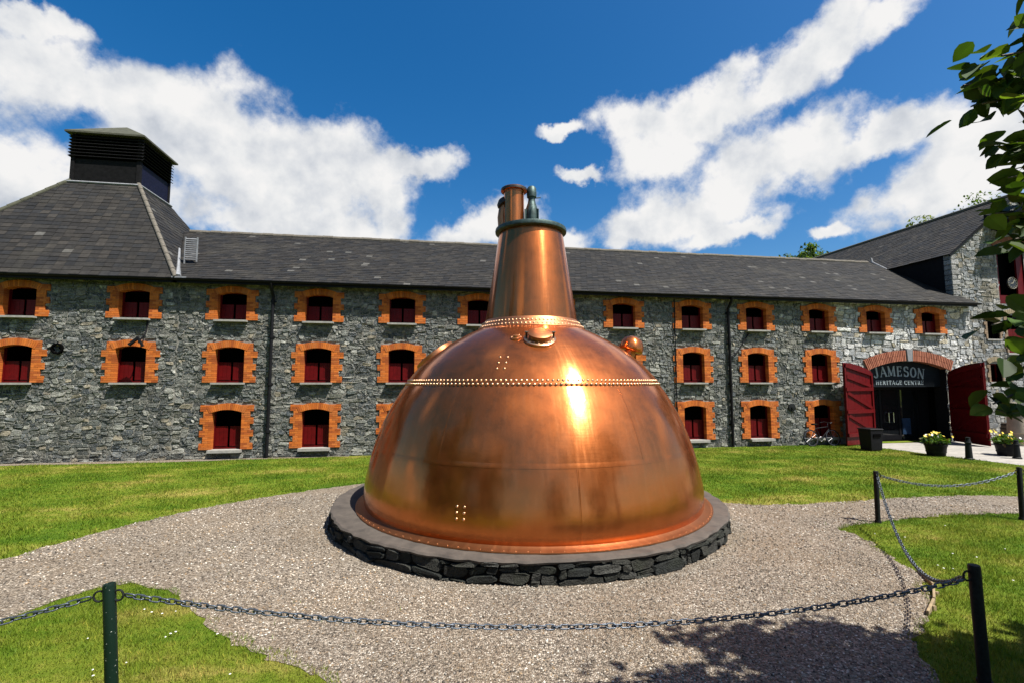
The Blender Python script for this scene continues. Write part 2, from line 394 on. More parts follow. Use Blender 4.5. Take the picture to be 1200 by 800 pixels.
# ------------------------------------------------------------------ rubble masonry
def rubble(s0, s1, z0, z1, blocked, cell=(.13, .085), big=0.0, seed=0, join=.006):
    """greedy tiling of small cells by stones; returns polygons in wall coordinates (s, z)"""
    g = np.random.default_rng(seed); cs, cz = cell
    ns = int(round((s1 - s0) / cs)); nz = int(round((z1 - z0) / cz)); cs = (s1 - s0) / ns; cz = (z1 - z0) / nz
    occ = np.zeros((ns, nz), bool)
    for i in range(ns):
        for j in range(nz):
            if blocked(s0 + (i + .5) * cs, z0 + (j + .5) * cz): occ[i, j] = True
    def warp(s, z):
        return (s + .035 * math.sin(7.1 * z + 3.1 * s + seed) + .02 * math.sin(17 * z - 5 * s), z + .022 * math.sin(4.3 * s + 2 * z + seed) + .014 * math.sin(11 * s + 9 * z))
    out = []
    for j in range(nz):
        i = 0
        while i < ns:
            if occ[i, j]: i += 1; continue
            r = g.random()
            w = int(g.choice([1, 2, 3, 4, 5], p=[.20, .38, .26, .12, .04])); h = int(g.choice([1, 2, 3], p=[.34, .52, .14]))
            if g.random() < big: w += 1; h += 1
            k = 0
            while k < w and i + k < ns and not occ[i + k, j]: k += 1
            w = max(1, k); hh = 1
            while hh < h and j + hh < nz and not occ[i:i + w, j + hh].any(): hh += 1
            occ[i:i + w, j:j + hh] = True
            a, b = s0 + i * cs, s0 + (i + w) * cs; c, d = z0 + j * cz, z0 + (j + hh) * cz
            gj = join; jt = lambda m: (g.random() - .5) * m
            a += gj; b -= gj; c += gj * .8; d -= gj * .8
            cu = [g.uniform(.12, .36) for _ in range(8)]
            W, H = b - a, d - c
            P = [(a + W * cu[0] * .6, c), (b - W * cu[1] * .6, c), (b, c + H * cu[2]), (b, d - H * cu[3]), (b - W * cu[4] * .6, d), (a + W * cu[5] * .6, d), (a, d - H * cu[6]), (a, c + H * cu[7])]
            P = [warp(p[0] + jt(.028), p[1] + jt(.022)) for p in P]
            P = [(min(max(p[0], s0), s1), max(p[1], z0)) for p in P]
            out.append((P, W * H, g.random(), g.random(), g.random()))
            i += w
    return out
def stone_geo(st, fmap, proud=(.015, .055)):
    """fmap(s, z, out) -> world point; returns 16 verts"""
    P, area, r1, r2, r3 = st
    cx = sum(p[0] for p in P) / 8; cz = sum(p[1] for p in P) / 8
    pr = proud[0] + (proud[1] - proud[0]) * r1; tx = (r2 - .5) * .12; tz = (r3 - .35) * .22
    vs = [fmap(p[0], p[1], -.03) for p in P]
    for p in P:
        q = (cx + (p[0] - cx) * .92, cz + (p[1] - cz) * .87)
        o = pr + tx * (q[0] - cx) + tz * (q[1] - cz) + .010 * math.sin(40 * p[0] + 31 * p[1])
        vs.append(fmap(q[0], q[1], max(.006, o)))
    return vs
SIDE = np.array([(k, (k + 1) % 8, 8 + (k + 1) % 8, 8 + k) for k in range(8)]); FRONT = np.array([[8 + k for k in range(8)]])
def masonry(stones, fmap, colf, mat, parent, nsingle, name='stone', rest='rubble_stonework', weight=None, proud=(.006, .042), flip=False):
    """the largest stones become parts of their own, the remainder one joined part"""
    side, front = (SIDE[:, ::-1], FRONT[:, ::-1]) if flip else (SIDE, FRONT)
    key = (lambda s: s[1]) if weight is None else (lambda s: s[1] * weight(s))
    order = sorted(stones, key=key, reverse=True); off = np.array(wloc(parent))
    for st in order[:nsingle]:
        v = np.array([tuple(q) for q in stone_geo(st, fmap, proud)]); c = v.mean(0)
        me = mesh_np(name, v - c, [side, front], np.tile(colf(st), (16, 1)))
        link(name, me, mat, parent, Vector(c - off))
    rs = order[nsingle:]
    if rs:
        V = np.array([[tuple(q) for q in stone_geo(st, fmap, proud)] for st in rs]) - off
        n = len(rs); base = (np.arange(n) * 16)[:, None, None]
        me = mesh_np(rest, V.reshape(-1, 3), [(side[None] + base).reshape(-1, 4), (front[None] + base).reshape(-1, 8)], np.repeat(np.array([colf(st) for st in rs]), 16, 0))
        link(rest, me, mat, parent, kind='stuff')
DARKPAL = [(.11, .125, .12), (.16, .175, .165), (.075, .09, .10), (.22, .23, .21), (.15, .155, .13), (.31, .315, .28), (.19, .205, .205), (.34, .30, .22), (.46, .46, .41)]
def pal_dark(st):
    k = int(st[3] * 997 + st[4] * 131) % 23
    c = DARKPAL[[0, 1, 2, 3, 4, 5, 6, 0, 1, 3, 2, 5, 6, 7, 3, 1, 0, 4, 6, 8, 2, 5, 3][k]]
    return np.array(c) * (.74 + .5 * st[2])
def pal_light(st):
    c = [(.72, .72, .70), (.85, .85, .82), (.55, .57, .58), (.95, .94, .88), (.70, .62, .46), (.40, .43, .45)][int(st[3] * 997) % 6]
    return np.array(c) * (.60 + .46 * st[2])
def pal_mid(st):
    c = [(.34, .36, .37), (.45, .47, .48), (.24, .27, .29), (.56, .55, .52), (.38, .34, .26)][int(st[3] * 997) % 5]
    return np.array(c) * (.6 + .45 * st[2])
def wall_sheet(name, x0, x1, z0, z1, holes, y, mat, parent, thick=.0):
    """flat wall face at y with rectangular holes"""
    xs = sorted({x0, x1, *[h[0] for h in holes], *[h[1] for h in holes]}); zs = sorted({z0, z1, *[h[2] for h in holes], *[h[3] for h in holes]})
    xs = [v for v in xs if x0 <= v <= x1]; zs = [v for v in zs if z0 <= v <= z1]
    mb = MB(); idx = {}
    def vid(i, k):
        if (i, k) not in idx: idx[i, k] = len(mb.v); mb.v.append((xs[i], y, zs[k]))
        return idx[i, k]
    for i in range(len(xs) - 1):
        for k in range(len(zs) - 1):
            cx, cz = (xs[i] + xs[i + 1]) / 2, (zs[k] + zs[k + 1]) / 2
            if any(h[0] < cx < h[1] and h[2] < cz < h[3] for h in holes): continue
            mb.f.append((vid(i, k), vid(i + 1, k), vid(i + 1, k + 1), vid(i, k + 1)))
    return mb.build(name, mat, parent)

# ------------------------------------------------------------------ ground, gravel, paving
WY = 18.85                                    # facade plane
gm = MB(); gm.add([(-260, -260, 0), (260, -260, 0), (260, 260, 0), (-260, 260, 0)], [(0, 1, 2, 3)])
tag(gm.build('ground', M['lawn']), kind='structure')
GRAVEL = [(-14, 3.2), (-9, 6.9), (-6.44, 8.72), (-6.29, 9.31), (-6.0, 9.85), (-5.29, 11.19), (-4.06, 12.4), (-1.98, 13.6), (-.6, 14.5), (1.2, 15.1), (3.2, 15.0), (4.9, 14.0), (5.8, 12.6), (6.1, 11.2), (6.35, 10.3), (6.9, 9.95), (7.9, 9.80),
          (9.5, 9.85), (12.11, 10.05), (13.94, 9.63), (15.59, 9.1), (19, 7.6), (19, 6.6), (14.05, 8.1), (12.12, 8.4), (10.66, 8.58), (9.71, 8.48), (8.6, 8.36), (7.71, 8.22), (7.3, 8.02), (7.5, 7.82), (7.31, 7.13), (6.99, 6.53), (6.9, 6.11), (6.50, 5.6),
          (6.10, 5.25), (5.23, 4.7), (4.84, 4.42), (4.3, 3.5), (3.6, 1.5), (3.2, -4), (-1.5, -4), (-.5, 2.5), (-.34, 4.16), (-.85, 4.79), (-1.3, 5.1), (-1.8, 5.46), (-2.38, 5.98), (-2.72, 6.5), (-3.2, 7.0), (-3.83, 7.45), (-4.31, 7.52), (-4.61, 7.04), (-4.9, 6.3), (-6.5, 3.9), (-9, 1.0)]
def smooth_poly(P, it=1, jit=.03):
    g = random.Random(3)
    for _ in range(it):
        Q = []
        for a, b in zip(P, P[1:] + P[:1]):
            n = max(2, int(math.dist(a, b) / .14)) if _ == it - 1 else 2
            for k in range(n):
                t = .25 + .75 * k / n if n == 2 else k / n
                Q.append((a[0] + (b[0] - a[0]) * t, a[1] + (b[1] - a[1]) * t))
        P = Q
    return [(x + g.uniform(-jit, jit), y + g.uniform(-jit, jit)) for x, y in P]
GP = smooth_poly(GRAVEL, 2, .055)
def in_poly(px, py, P):
    ins = np.zeros(px.shape, bool); P = np.array(P); Q = np.roll(P, -1, 0)
    for (x0, y0), (x1, y1) in zip(P, Q):
        if y0 == y1: continue
        c = ((y0 > py) != (y1 > py)) & (px < (x1 - x0) * (py - y0) / (y1 - y0) + x0); ins ^= c
    return ins
def flat_poly(name, P, z, mat, kind='structure'):
    bm = bmesh.new(); f = bm.faces.new([bm.verts.new((x, y, z)) for x, y in P])
    bmesh.ops.triangulate(bm, faces=[f]); bmesh.ops.recalc_face_normals(bm, faces=bm.faces[:])
    me = bpy.data.meshes.new(name); bm.to_mesh(me); bm.free()
    if me.polygons[0].normal.z < 0: me.flip_normals()
    return link(name, me, mat, kind=kind)
flat_poly('gravel_path', GP, .006, M['gravel'])
PAVE = [(17.95, 18.80), (18.36, 17.63), (18.55, 15.9), (18.75, 14.6), (19.08, 13.11), (19.6, 10.9), (22, 8), (46, 8), (46, 19.15), (25.1, 19.15), (25.1, 18.80)]
flat_poly('forecourt_paving', PAVE, .005, M['paving'])
STRIP = [(-18, 18.35), (-13.5, 18.42), (-9, 18.30), (-6.6, 18.5), (-3, 18.7), (-3, 18.84), (-18, 18.84)]
flat_poly('wall_foot_gravel', STRIP, .005, M['gravel'])

OCT_V = np.array([(1, 0, 0), (0, 1, 0), (-1, 0, 0), (0, -1, 0), (0, 0, 1), (.0, .0, -.6)], float)
OCT_F = np.array([(0, 1, 4), (1, 2, 4), (2, 3, 4), (3, 0, 4), (1, 0, 5), (2, 1, 5), (3, 2, 5), (0, 3, 5)])
def pebbles():
    zones = [((-3, 6.8), (3.9, 7.2), 900, (.008, .0165)), ((-8, 12.5), (7.2, 12.5), 300, (.011, .022)), ((-7, -3), (4, 7.2), 420, (.009, .018))]
    VV, FF, CC = [], [], []; base = 0
    cpal = np.array([(.44, .365, .28), (.29, .24, .18), (.59, .51, .415), (.155, .125, .095), (.80, .74, .64), (.40, .28, .165), (.075, .065, .055)])
    for (xa, xb), (ya, yb), dens, (ra, rb) in zones:
        n = int((xb - xa) * (yb - ya) * dens); x = rng.uniform(xa, xb, n); y = rng.uniform(ya, yb, n)
        ok = in_poly(x, y, GP) & ((x - 2.03) ** 2 + (y - 10.40) ** 2 > 3.95 ** 2) & (np.abs(np.arctan2(x, y) - YAW) < R(52)); x, y = x[ok], y[ok]; n = len(x)
        r = rng.uniform(ra, rb, n); th = rng.uniform(0, 6.28, n); sq = rng.uniform(.55, .95, n); fl = rng.uniform(.45, .85, n)
        jit = rng.uniform(.7, 1.3, (n, 6, 1))
        v = OCT_V[None] * jit; X = v[..., 0] * r[:, None]; Y = v[..., 1] * (r * sq)[:, None]; Z = v[..., 2] * (r * fl)[:, None]
        c, s = np.cos(th)[:, None], np.sin(th)[:, None]
        V = np.stack([X * c - Y * s + x[:, None], X * s + Y * c + y[:, None], Z + (r * fl * .45)[:, None] + .006], -1)
        VV.append(V.reshape(-1, 3)); FF.append((OCT_F[None] + (np.arange(n) * 6 + base)[:, None, None]).reshape(-1, 3)); base += n * 6
        k = rng.choice(7, n, p=[.27, .2, .17, .12, .09, .09, .06]); lf = .86 + .22 * np.sin(x * 1.3 + np.sin(y * .9)) * np.sin(y * 1.7 + .8 * x) + .12 * np.sin(3.7 * x - 2.9 * y); CC.append(np.repeat(cpal[k] * (rng.uniform(.66, 1.05, n) * lf)[:, None], 6, 0))
    o = link('gravel_pebbles', mesh_np('gravel_pebbles', np.concatenate(VV), np.concatenate(FF), np.concatenate(CC)), M['pebble'])
    tag(o, 'loose pale brown and grey pebbles covering the path', 'gravel', kind='stuff')
pebbles()
def grass():
    zones = [((-5.2, -.2), (3.9, 7.8), 3000, (.03, .055), .0042), ((4.2, 14), (3.6, 8.6), 2100, (.03, .05), .0048), ((-14, 0), (8.3, 18.6), 850, (.03, .055), .008), ((5.5, 22), (9.4, 18.6), 750, (.03, .055), .009)]
    VV, CC = [], []
    for (xa, xb), (ya, yb), dens, (ha, hb), w in zones:
        n = int((xb - xa) * (yb - ya) * dens); x = rng.uniform(xa, xb, n); y = rng.uniform(ya, yb, n)
        ok = (np.abs(np.arctan2(x, y) - YAW) < R(51)) & ~in_poly(x, y, PAVE) & ~in_poly(x, y, STRIP)
        ing = in_poly(x, y, GP); rag = np.abs(.05 + .09 * np.sin(3.1 * x + 2.3 * y) + .06 * np.sin(7.7 * x - 5.9 * y))
        edge = ~(in_poly(x + rag, y, GP) & in_poly(x - rag, y, GP) & in_poly(x, y + rag, GP) & in_poly(x, y - rag, GP))
        ok &= ~ing | (rng.random(n) < np.where(edge, .55, .0015)); x, y = x[ok], y[ok]; n = len(x)
        h = rng.uniform(ha, hb, n) * (.7 + .5 * np.sin(x * 3.1) * np.sin(y * 2.7 + x)); h = np.abs(h) + .012
        th = rng.uniform(0, 6.28, n); ln = rng.uniform(.1, .9, n) * h; lt = rng.uniform(0, 6.28, n)
        p = np.stack([x, y, np.zeros(n)], -1); d = np.stack([np.cos(th) * w, np.sin(th) * w, np.zeros(n)], -1)
        tip = p + np.stack([np.cos(lt) * ln, np.sin(lt) * ln, h], -1)
        VV.append(np.stack([p - d, p + d, tip], 1).reshape(-1, 3))
        c = rng.uniform(.75, 1.5, (n, 1)) * np.array([[1, 1, 1]]); c[rng.random(n) < .06] = (2.3, 1.8, 2.4)
        CC.append(np.repeat(c, 3, 0))
    V = np.concatenate(VV); F = np.arange(len(V)).reshape(-1, 3)
    o = link('lawn_grass', mesh_np('lawn_grass', V, F, np.concatenate(CC)), M['blade'])
    tag(o, 'short mown grass on the lawns around the path', 'grass', kind='stuff')
grass()
def daisies():
    g = np.random.default_rng(5); V, F = [], []
    for (xa, xb, ya, yb, n) in ((-4.6, -1.2, 4.6, 7.3, 26), (5.4, 9.5, 4.6, 8.0, 40)):
        for k in range(n):
            x, y = g.uniform(xa, xb), g.uniform(ya, yb)
            if in_poly(np.array([x]), np.array([y]), GP)[0]: continue
            r, z, b = g.uniform(.008, .014), g.uniform(.035, .05), len(V)
            V += [(x + r * math.cos(t), y + r * math.sin(t), z + g.uniform(-.003, .003)) for t in np.linspace(0, 2 * math.pi, 8)[:-1]] + [(x, y, z + .006)]
            F += [(b + i, b + (i + 1) % 7, b + 7) for i in range(7)]
    o = link('daisies', mesh_np('daisies', np.array(V), np.array(F)), M['white_petal']); tag(o, 'tiny white daisies dotted over the near lawns', 'flowers', kind='stuff')
daisies()

# ------------------------------------------------------------------ facade: malt house, kiln house, gable house
ROW_Z = {'top': 4.94, 'mid': 2.70, 'bot': .33}; ROW_H = {'top': 1.02, 'mid': 1.27, 'bot': 1.40}; ROW_N = {'top': 5, 'mid': 6.35, 'bot': 7}
MAIN_C = [-7.24, -4.23, -1.19, 1.80, 4.80, 7.78, 10.83, 13.83, 16.91]; TOP_C = [19.83, 22.78]; KILN_C = [-17.4, -13.96, -10.45]
WIN_MAIN = [(c, r) for c in MAIN_C for r in ('top', 'mid', 'bot')] + [(c, 'top') for c in TOP_C]
WIN_KILN = [(c, r) for c in KILN_C for r in ('top', 'mid')]
HW = .485                                     # half opening width
DX, DHW, DSPR, DCR = 21.47, 2.0, 3.32, 3.68   # entrance arch
DRAD = (DHW ** 2 + (DCR - DSPR) ** 2) / (2 * (DCR - DSPR)); DCZ = DCR - DRAD
def win_block(c, r, m=.0):
    z = ROW_Z[r]; n = ROW_N[r]
    def f(s, zz):
        if not (z - .10 < zz < z + ROW_H[r] + .24): return False
        k = int((zz - z) / .224)
        half = HW + (.40 if (k % 2 == 0 and zz < z + 6 * .224 or n == 7 and k == 6) else .27)
        if zz < z: half = HW + .12
        return abs(s - c) < half + m
    return f
def blocked_by(wins, door=False):
    fs = [win_block(c, r) for c, r in wins]
    def b(s, z):
        if door:
            if abs(s - DX) < DHW + .05 and z < DSPR: return True
            if abs(s - DX) < 2.36 and z > DSPR - .5 and (s - DX) ** 2 + (z - DCZ) ** 2 < (DRAD + .5) ** 2 and z > DSPR - .45 + 0 * s and (abs(s - DX) < DHW or z > DCZ + (DRAD) * math.cos(math.asin(min(1, abs(s - DX) / (DRAD + .25)))) - .05): return True
        return any(f(s, z) for f in fs)
    return b
fmap_front = lambda s, z, o: (s, WY - o, z)

def make_surround(r):
    """brick dressing with toothed jambs and a segmental arch, standing 60 mm proud of the rubble"""
    H, n = ROW_H[r], ROW_N[r]; rise = .09; yf, yb = -.06, .20
    g = random.Random(5); V, F, C = [], [], []
    def brick(quad, lead=0.0):
        b = len(V); c = np.array(g.choice([(.60, .158, .022), (.53, .132, .019), (.66, .182, .028), (.42, .10, .019), (.58, .17, .036)])) * g.uniform(.8, 1.1); y0 = yf - lead + g.uniform(-.003, .003)
        for y in (y0, yb + lead):
            for p in quad: V.append((p[0], y, p[1])); C.append(c)
        F.extend([(b, b + 1, b + 2, b + 3), (b, b + 4, b + 5, b + 1), (b + 1, b + 5, b + 6, b + 2), (b + 2, b + 6, b + 7, b + 3), (b + 3, b + 7, b + 4, b)])
    j = .007; nc = int(round(n * 3)); half_arc_h = H - rise
    rad = (HW ** 2 + rise ** 2) / (2 * rise); cz = H - rad
    arc_out = lambda x: cz + math.sqrt((rad + .225) ** 2 - x * x)
    for side in (-1, 1):
        for k in range(nc):
            z0, z1 = k * .0747, (k + 1) * .0747; blk = k // 3
            wid = .40 if blk % 2 == 0 and not (r == 'mid' and blk >= 6) else .285
            if blk % 2 == 0 and r == 'mid' and blk == 4: wid = .44
            z1 = min(z1, n * .224)
            x = 0.0; first = .215 if k % 2 == 0 else .105
            ws = []
            while x < wid - .02:
                w = min(first, wid - x); 
                if wid - x - w < .05: w = wid - x
                ws.append((x, x + w)); x += w; first = .215
            for a, b in ws:
                q = [(HW + a + j * .5, z0 + j * .5), (HW + b - j * .5, z0 + j * .5), (HW + b - j * .5, z1 - j * .5), (HW + a + j * .5, z1 - j * .5)]
                if side < 0: q = [(-p[0], p[1]) for p in q][::-1]
                brick(q)
    A = math.asin(HW / rad) * 1.0; ext = A + .10 / rad; nb = 19
    for k in range(nb):
        t0 = -ext + 2 * ext * k / nb + .003; t1 = -ext + 2 * ext * (k + 1) / nb - .003; ri, ro = rad, rad + .225
        P = lambda rr, t: (rr * math.sin(t), cz + rr * math.cos(t))
        brick([P(ri, t0), P(ri, t1), P(ro, t1), P(ro, t0)], .012)
    me = mesh_np('brick_surround', np.array(V), np.array(F), np.array(C)); me.materials.append(M['brick'])
    # recessed joints
    mb = MB(); top = n * .224 - .02
    for side in (-1, 1):
        a, b = (HW + .012, HW + .27) if side > 0 else (-HW - .27, -HW - .012)
        mb.box(a, b, yf + .008, yb - .005, .004, top)
    mj = bpy.data.meshes.new('joint'); mj.from_pydata(mb.v, [], mb.f); mj.materials.append(M['bmortar'])
    return me, mj
SURR = {r: make_surround(r) for r in ROW_Z}
def make_window_meshes(r):
    H = ROW_H[r]; y = .185
    fr = MB(); fr.box(-HW - .01, -HW + .035, y - .03, y + .05, 0, H); fr.box(HW - .035, HW + .01, y - .03, y + .05, 0, H)
    fr.box(-HW + .035, HW - .035, y - .028, y + .05, 0, .05); fr.box(-HW + .035, HW - .035, y + .0, y + .05, H - .03, H + .005)
    def leaf(x0, x1):
        m = MB(); n = 3; w = (x1 - x0) / n
        zt = H * .55  # boards stop here; the black head above stands in for lintel shade
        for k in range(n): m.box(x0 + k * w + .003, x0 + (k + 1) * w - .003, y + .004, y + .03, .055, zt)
        m.box(x0 + .01, x1 - .01, y - .014, y + .003, .10, .17); m.box(x0 + .004, x1 - .004, y - .006, y + .031, zt + .001, zt + .035)
        return m
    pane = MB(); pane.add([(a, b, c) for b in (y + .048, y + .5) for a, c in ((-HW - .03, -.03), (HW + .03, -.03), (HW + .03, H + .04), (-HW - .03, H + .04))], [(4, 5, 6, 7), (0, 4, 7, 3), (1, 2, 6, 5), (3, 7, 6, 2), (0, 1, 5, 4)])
    sh = .065 if r != 'bot' else .10
    sill = MB(); sill.box(-HW - .06, HW + .06, -.22, .19, -sh - .002, -.002)
    out = []
    for nm, mb, mt in (('window', fr, 'red'), ('shutter', leaf(-HW + .04, -.035), 'red'), ('shutter', leaf(.035, HW - .04), 'red'), ('shade_backing', pane, 'void'), ('sill', sill, 'sill')):
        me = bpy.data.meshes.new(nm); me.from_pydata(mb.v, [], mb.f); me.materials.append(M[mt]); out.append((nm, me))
    return out
WINM = {r: make_window_meshes(r) for r in ROW_Z}
def put_window(house, c, r):
    off = wloc(house); L = Vector((c, WY, ROW_Z[r])) - off
    s = link('brick_surround', SURR[r][0], None, house, L, 'stuff'); link('joint', SURR[r][1], None, s)
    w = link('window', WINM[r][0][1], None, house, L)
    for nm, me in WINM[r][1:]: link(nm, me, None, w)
def holes(wins): return [(c - HW - .05, c + HW + .05, ROW_Z[r] - .03, ROW_Z[r] + ROW_H[r] + .03) for c, r in wins]

def slate_slope(name, O, U, V, vlen, urange, parent, sw=.26, ex=.20, seed=1, tone=1.0):
    """overlapping slates as real tilted pieces; O eave origin, U along eave, V up the slope"""
    g = np.random.default_rng(seed); O, U, V = np.array(O, float), np.array(U, float), np.array(V, float); N = np.cross(U, V); N /= np.linalg.norm(N)
    off = np.array(wloc(parent)); vs, cs = [], []
    for r in range(int(vlen / ex) + 1):
        v0 = r * ex; v1 = min(v0 + ex * 1.35, vlen); a, b = urange(v0); a1, b1 = urange(min(vlen, v0 + ex))
        if v0 >= vlen - .02 or b - a < .1: continue
        u = a - (sw * .5 if r % 2 else 0); rowt = g.uniform(.9, 1.1)
        while u < b:
            u0, u1 = max(u, a), min(u + sw - .006, b); u += sw
            if u1 - u0 < .03: continue
            w0, w1 = max(u0, a1 if u0 <= a + .001 else u0), min(u1, b1 if u1 >= b - .001 else u1)
            if w1 <= w0: w0 = w1 = (w0 + w1) / 2
            d = g.uniform(-.012, .012); lift = g.uniform(.012, .024); skew = g.uniform(-.006, .006)
            p = [O + U * u0 + V * (v0 + d) + N * lift, O + U * u1 + V * (v0 + d + skew) + N * lift, O + U * w1 + V * v1 + N * .002, O + U * w0 + V * v1 + N * .002,
                 O + U * u0 + V * (v0 + d) - N * .002, O + U * u1 + V * (v0 + d + skew) - N * .002]
            vs.append(p); k = g.random(); c = np.array((.027, .0255, .0235) if k < .6 else (.022, .0223, .0228) if k < .85 else (.038, .0345, .03)) * rowt * g.uniform(.84, 1.18) * tone
            if g.random() < .012: c = np.array((.10, .097, .088))
            cs.append(c)
    vs = np.array(vs) - off; n = len(vs); b = (np.arange(n) * 6)[:, None]
    f = np.concatenate([np.array([[0, 1, 2, 3]]) + b, np.array([[4, 5, 1, 0]]) + b])
    link(name, mesh_np(name, vs.reshape(-1, 3), f, np.repeat(np.array(cs), 6, 0)), M['slate'], parent, kind='stuff')

# ---- malt house
house = empty('malt_house', (8, WY, 0), 'long three storey grey rubble stone malt house with orange brick window surrounds and slate roof', 'building')
X0, X1, EAVE, EY = -9.0, 25.04, 6.36, 18.45
RIDGE_Y, RIDGE_Z = 23.35, 9.45
door_holes = [(DX - DHW - .02, DX + DHW + .02, -.1, DSPR + .0)]
for k in range(12):
    a0 = -DHW + 4.0 * k / 12; a1 = a0 + 4.0 / 12; xm = max(abs(a0), abs(a1)); door_holes.append((DX + a0, DX + a1, DSPR - .01, DCZ + math.sqrt((DRAD + .2) ** 2 - xm * xm)))
wall = wall_sheet('wall', X0, X1, 0, 6.55, holes(WIN_MAIN) + door_holes, WY, M['mortar'], house)
bmain = blocked_by(WIN_MAIN, True)
LIGHTX = 17.55
st1 = rubble(X0, LIGHTX, 0, 6.5, bmain, (.098, .064), .04, 1)
st2 = rubble(LIGHTX, X1, 0, 6.5, bmain, (.14, .105), .15, 2)
vis = lambda s: .2 if (-1.2 < sum(p[0] for p in s[0]) / 8 < 8 and sum(p[1] for p in s[0]) / 8 < 4.4) else 1.0
masonry(st1, fmap_front, pal_dark, M['stone'], wall, 210, weight=vis)
masonry(st2, fmap_front, pal_light, M['stone'], wall, 90, rest='pale_stonework')
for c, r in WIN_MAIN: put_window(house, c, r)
# right end return and the back of the house
mb = MB(); mb.add([(X1, WY, 0), (X1, WY + .5, 0), (X1, WY + .5, 6.5), (X1, WY, 6.5)], [(0, 1, 2, 3)]); mb.build('wall_return', M['mortar'], house)
mb = MB(); mb.box(X0, 24.6, 28.0, 28.2, 0, 6.4); mb.build('back_wall', M['mortar'], house)
# roof
sv = Vector((0, RIDGE_Y - EY, RIDGE_Z - EAVE)); svl = sv.length; svn = sv / svl
mb = MB(); mb.add([(X0 - 2.3, EY, EAVE), (X1 + .03, EY, EAVE), (X1 + .03, RIDGE_Y, RIDGE_Z), (X0 - 2.3, RIDGE_Y, RIDGE_Z), (X0 - 2.3, 28.4, EAVE), (X1, 28.4, EAVE)], [(0, 1, 2, 3), (3, 2, 5, 4)])
mb.v = [(x, y, z - .004) for x, y, z in mb.v]
roof = mb.build('roof', M['boards'], house)
kslope = 1.41
def main_range(v):
    y = EY + svn.y * v
    b = X1 if y < 19.22 else 24.66
    return (X0 + .05 - .458 * (y - EY), b)
slate_slope('roof_slates', (0, EY, EAVE), (1, 0, 0), svn, svl, main_range, roof, seed=3)
rt_m = MB(); rt_m.lathe([(.11, 0), (.115, .02), (.11, .04), (.11, .44)], n=10, axis=(1, 0, 0))
rt_me = bpy.data.meshes.new('ridge_tile'); rt_me.from_pydata(rt_m.v, [], rt_m.f); rt_me.materials.append(M['hip'])
x = X0 - 1.9; k = 0
while x < 24.3:
    link('ridge_tile', rt_me, None, roof, Vector((x, RIDGE_Y, RIDGE_Z + random.uniform(-.02, .006))) - wloc(house)); x += .44
# eaves: black fascia and half-round gutter
mb = MB(); mb.box(X0 - .1, X1 + .02, EY + .04, EY + .09, EAVE - .16, EAVE - .012); mb.box(X0 - .1, X1 + .02, EY + .09, WY + .01, EAVE - .10, EAVE - .07)
mb.build('fascia', M['dark'], house)
def gutter(x0, x1, y, z, parent):
    m = MB(); n = 8; ring = [(y + .065 * math.cos(math.pi + math.pi * k / n), z + .065 * math.sin(math.pi + math.pi * k / n)) for k in range(n + 1)]
    m.add([(x0, a, b) for a, b in ring] + [(x1, a, b) for a, b in ring], [(k, k + 1, n + 2 + k, n + 1 + k) for k in range(n)])
    m.tube([(x0, y - .065, z), (x1, y - .065, z)], .008, 6)
    return m.build('gutter', M['dark'], parent)
gutter(X0 - .05, X1 + .12, EY - .02, EAVE - .02, house)
def downpipe(x, parent, top=EAVE - .1, w=.058):
    m = MB(); m.tube([(x, EY - .02, top + .02), (x, EY + .02, top - .12), (x, WY - .11, top - .42), (x, WY - .11, top - .6)], w, 10)
    m.tube([(x, WY - .11, top - .6), (x, WY - .11, .02)], w, 12)
    for z in (.9, 2.6, 4.3, 5.6): m.lathe([(w, 0), (w + .022, .0), (w + .022, .09), (w, .09)], (x, WY - .11, z), 12); m.box(x - .1, x + .1, WY - .06, WY + .0, z + .02, z + .07)
    return m.build('downpipe', M['dark'], parent, 40)
downpipe(-5.84, house); downpipe(12.47, house)
mb = MB(); mb.tube([(13.45, WY - .07, 4.82), (12.85, WY - .08, 4.0), (12.5, WY - .1, 3.75)], .025, 8); mb.build('waste_pipe', M['dark'], house, 40)
mb = MB(); mb.tube([(10.02, WY - .075, 6.2), (10.0, WY - .075, .0)], .022, 8); mb.build('conduit', M['dark'], house, 40)
mb = MB(); mb.lathe([(.17, 0), (.17, .03), (.05, .045), (.04, .08)], (15.35, WY - .045, 1.62), 20, (0, -1, 0), cap1=True); mb.build('pattress_plate', M['iron'], house, 40)

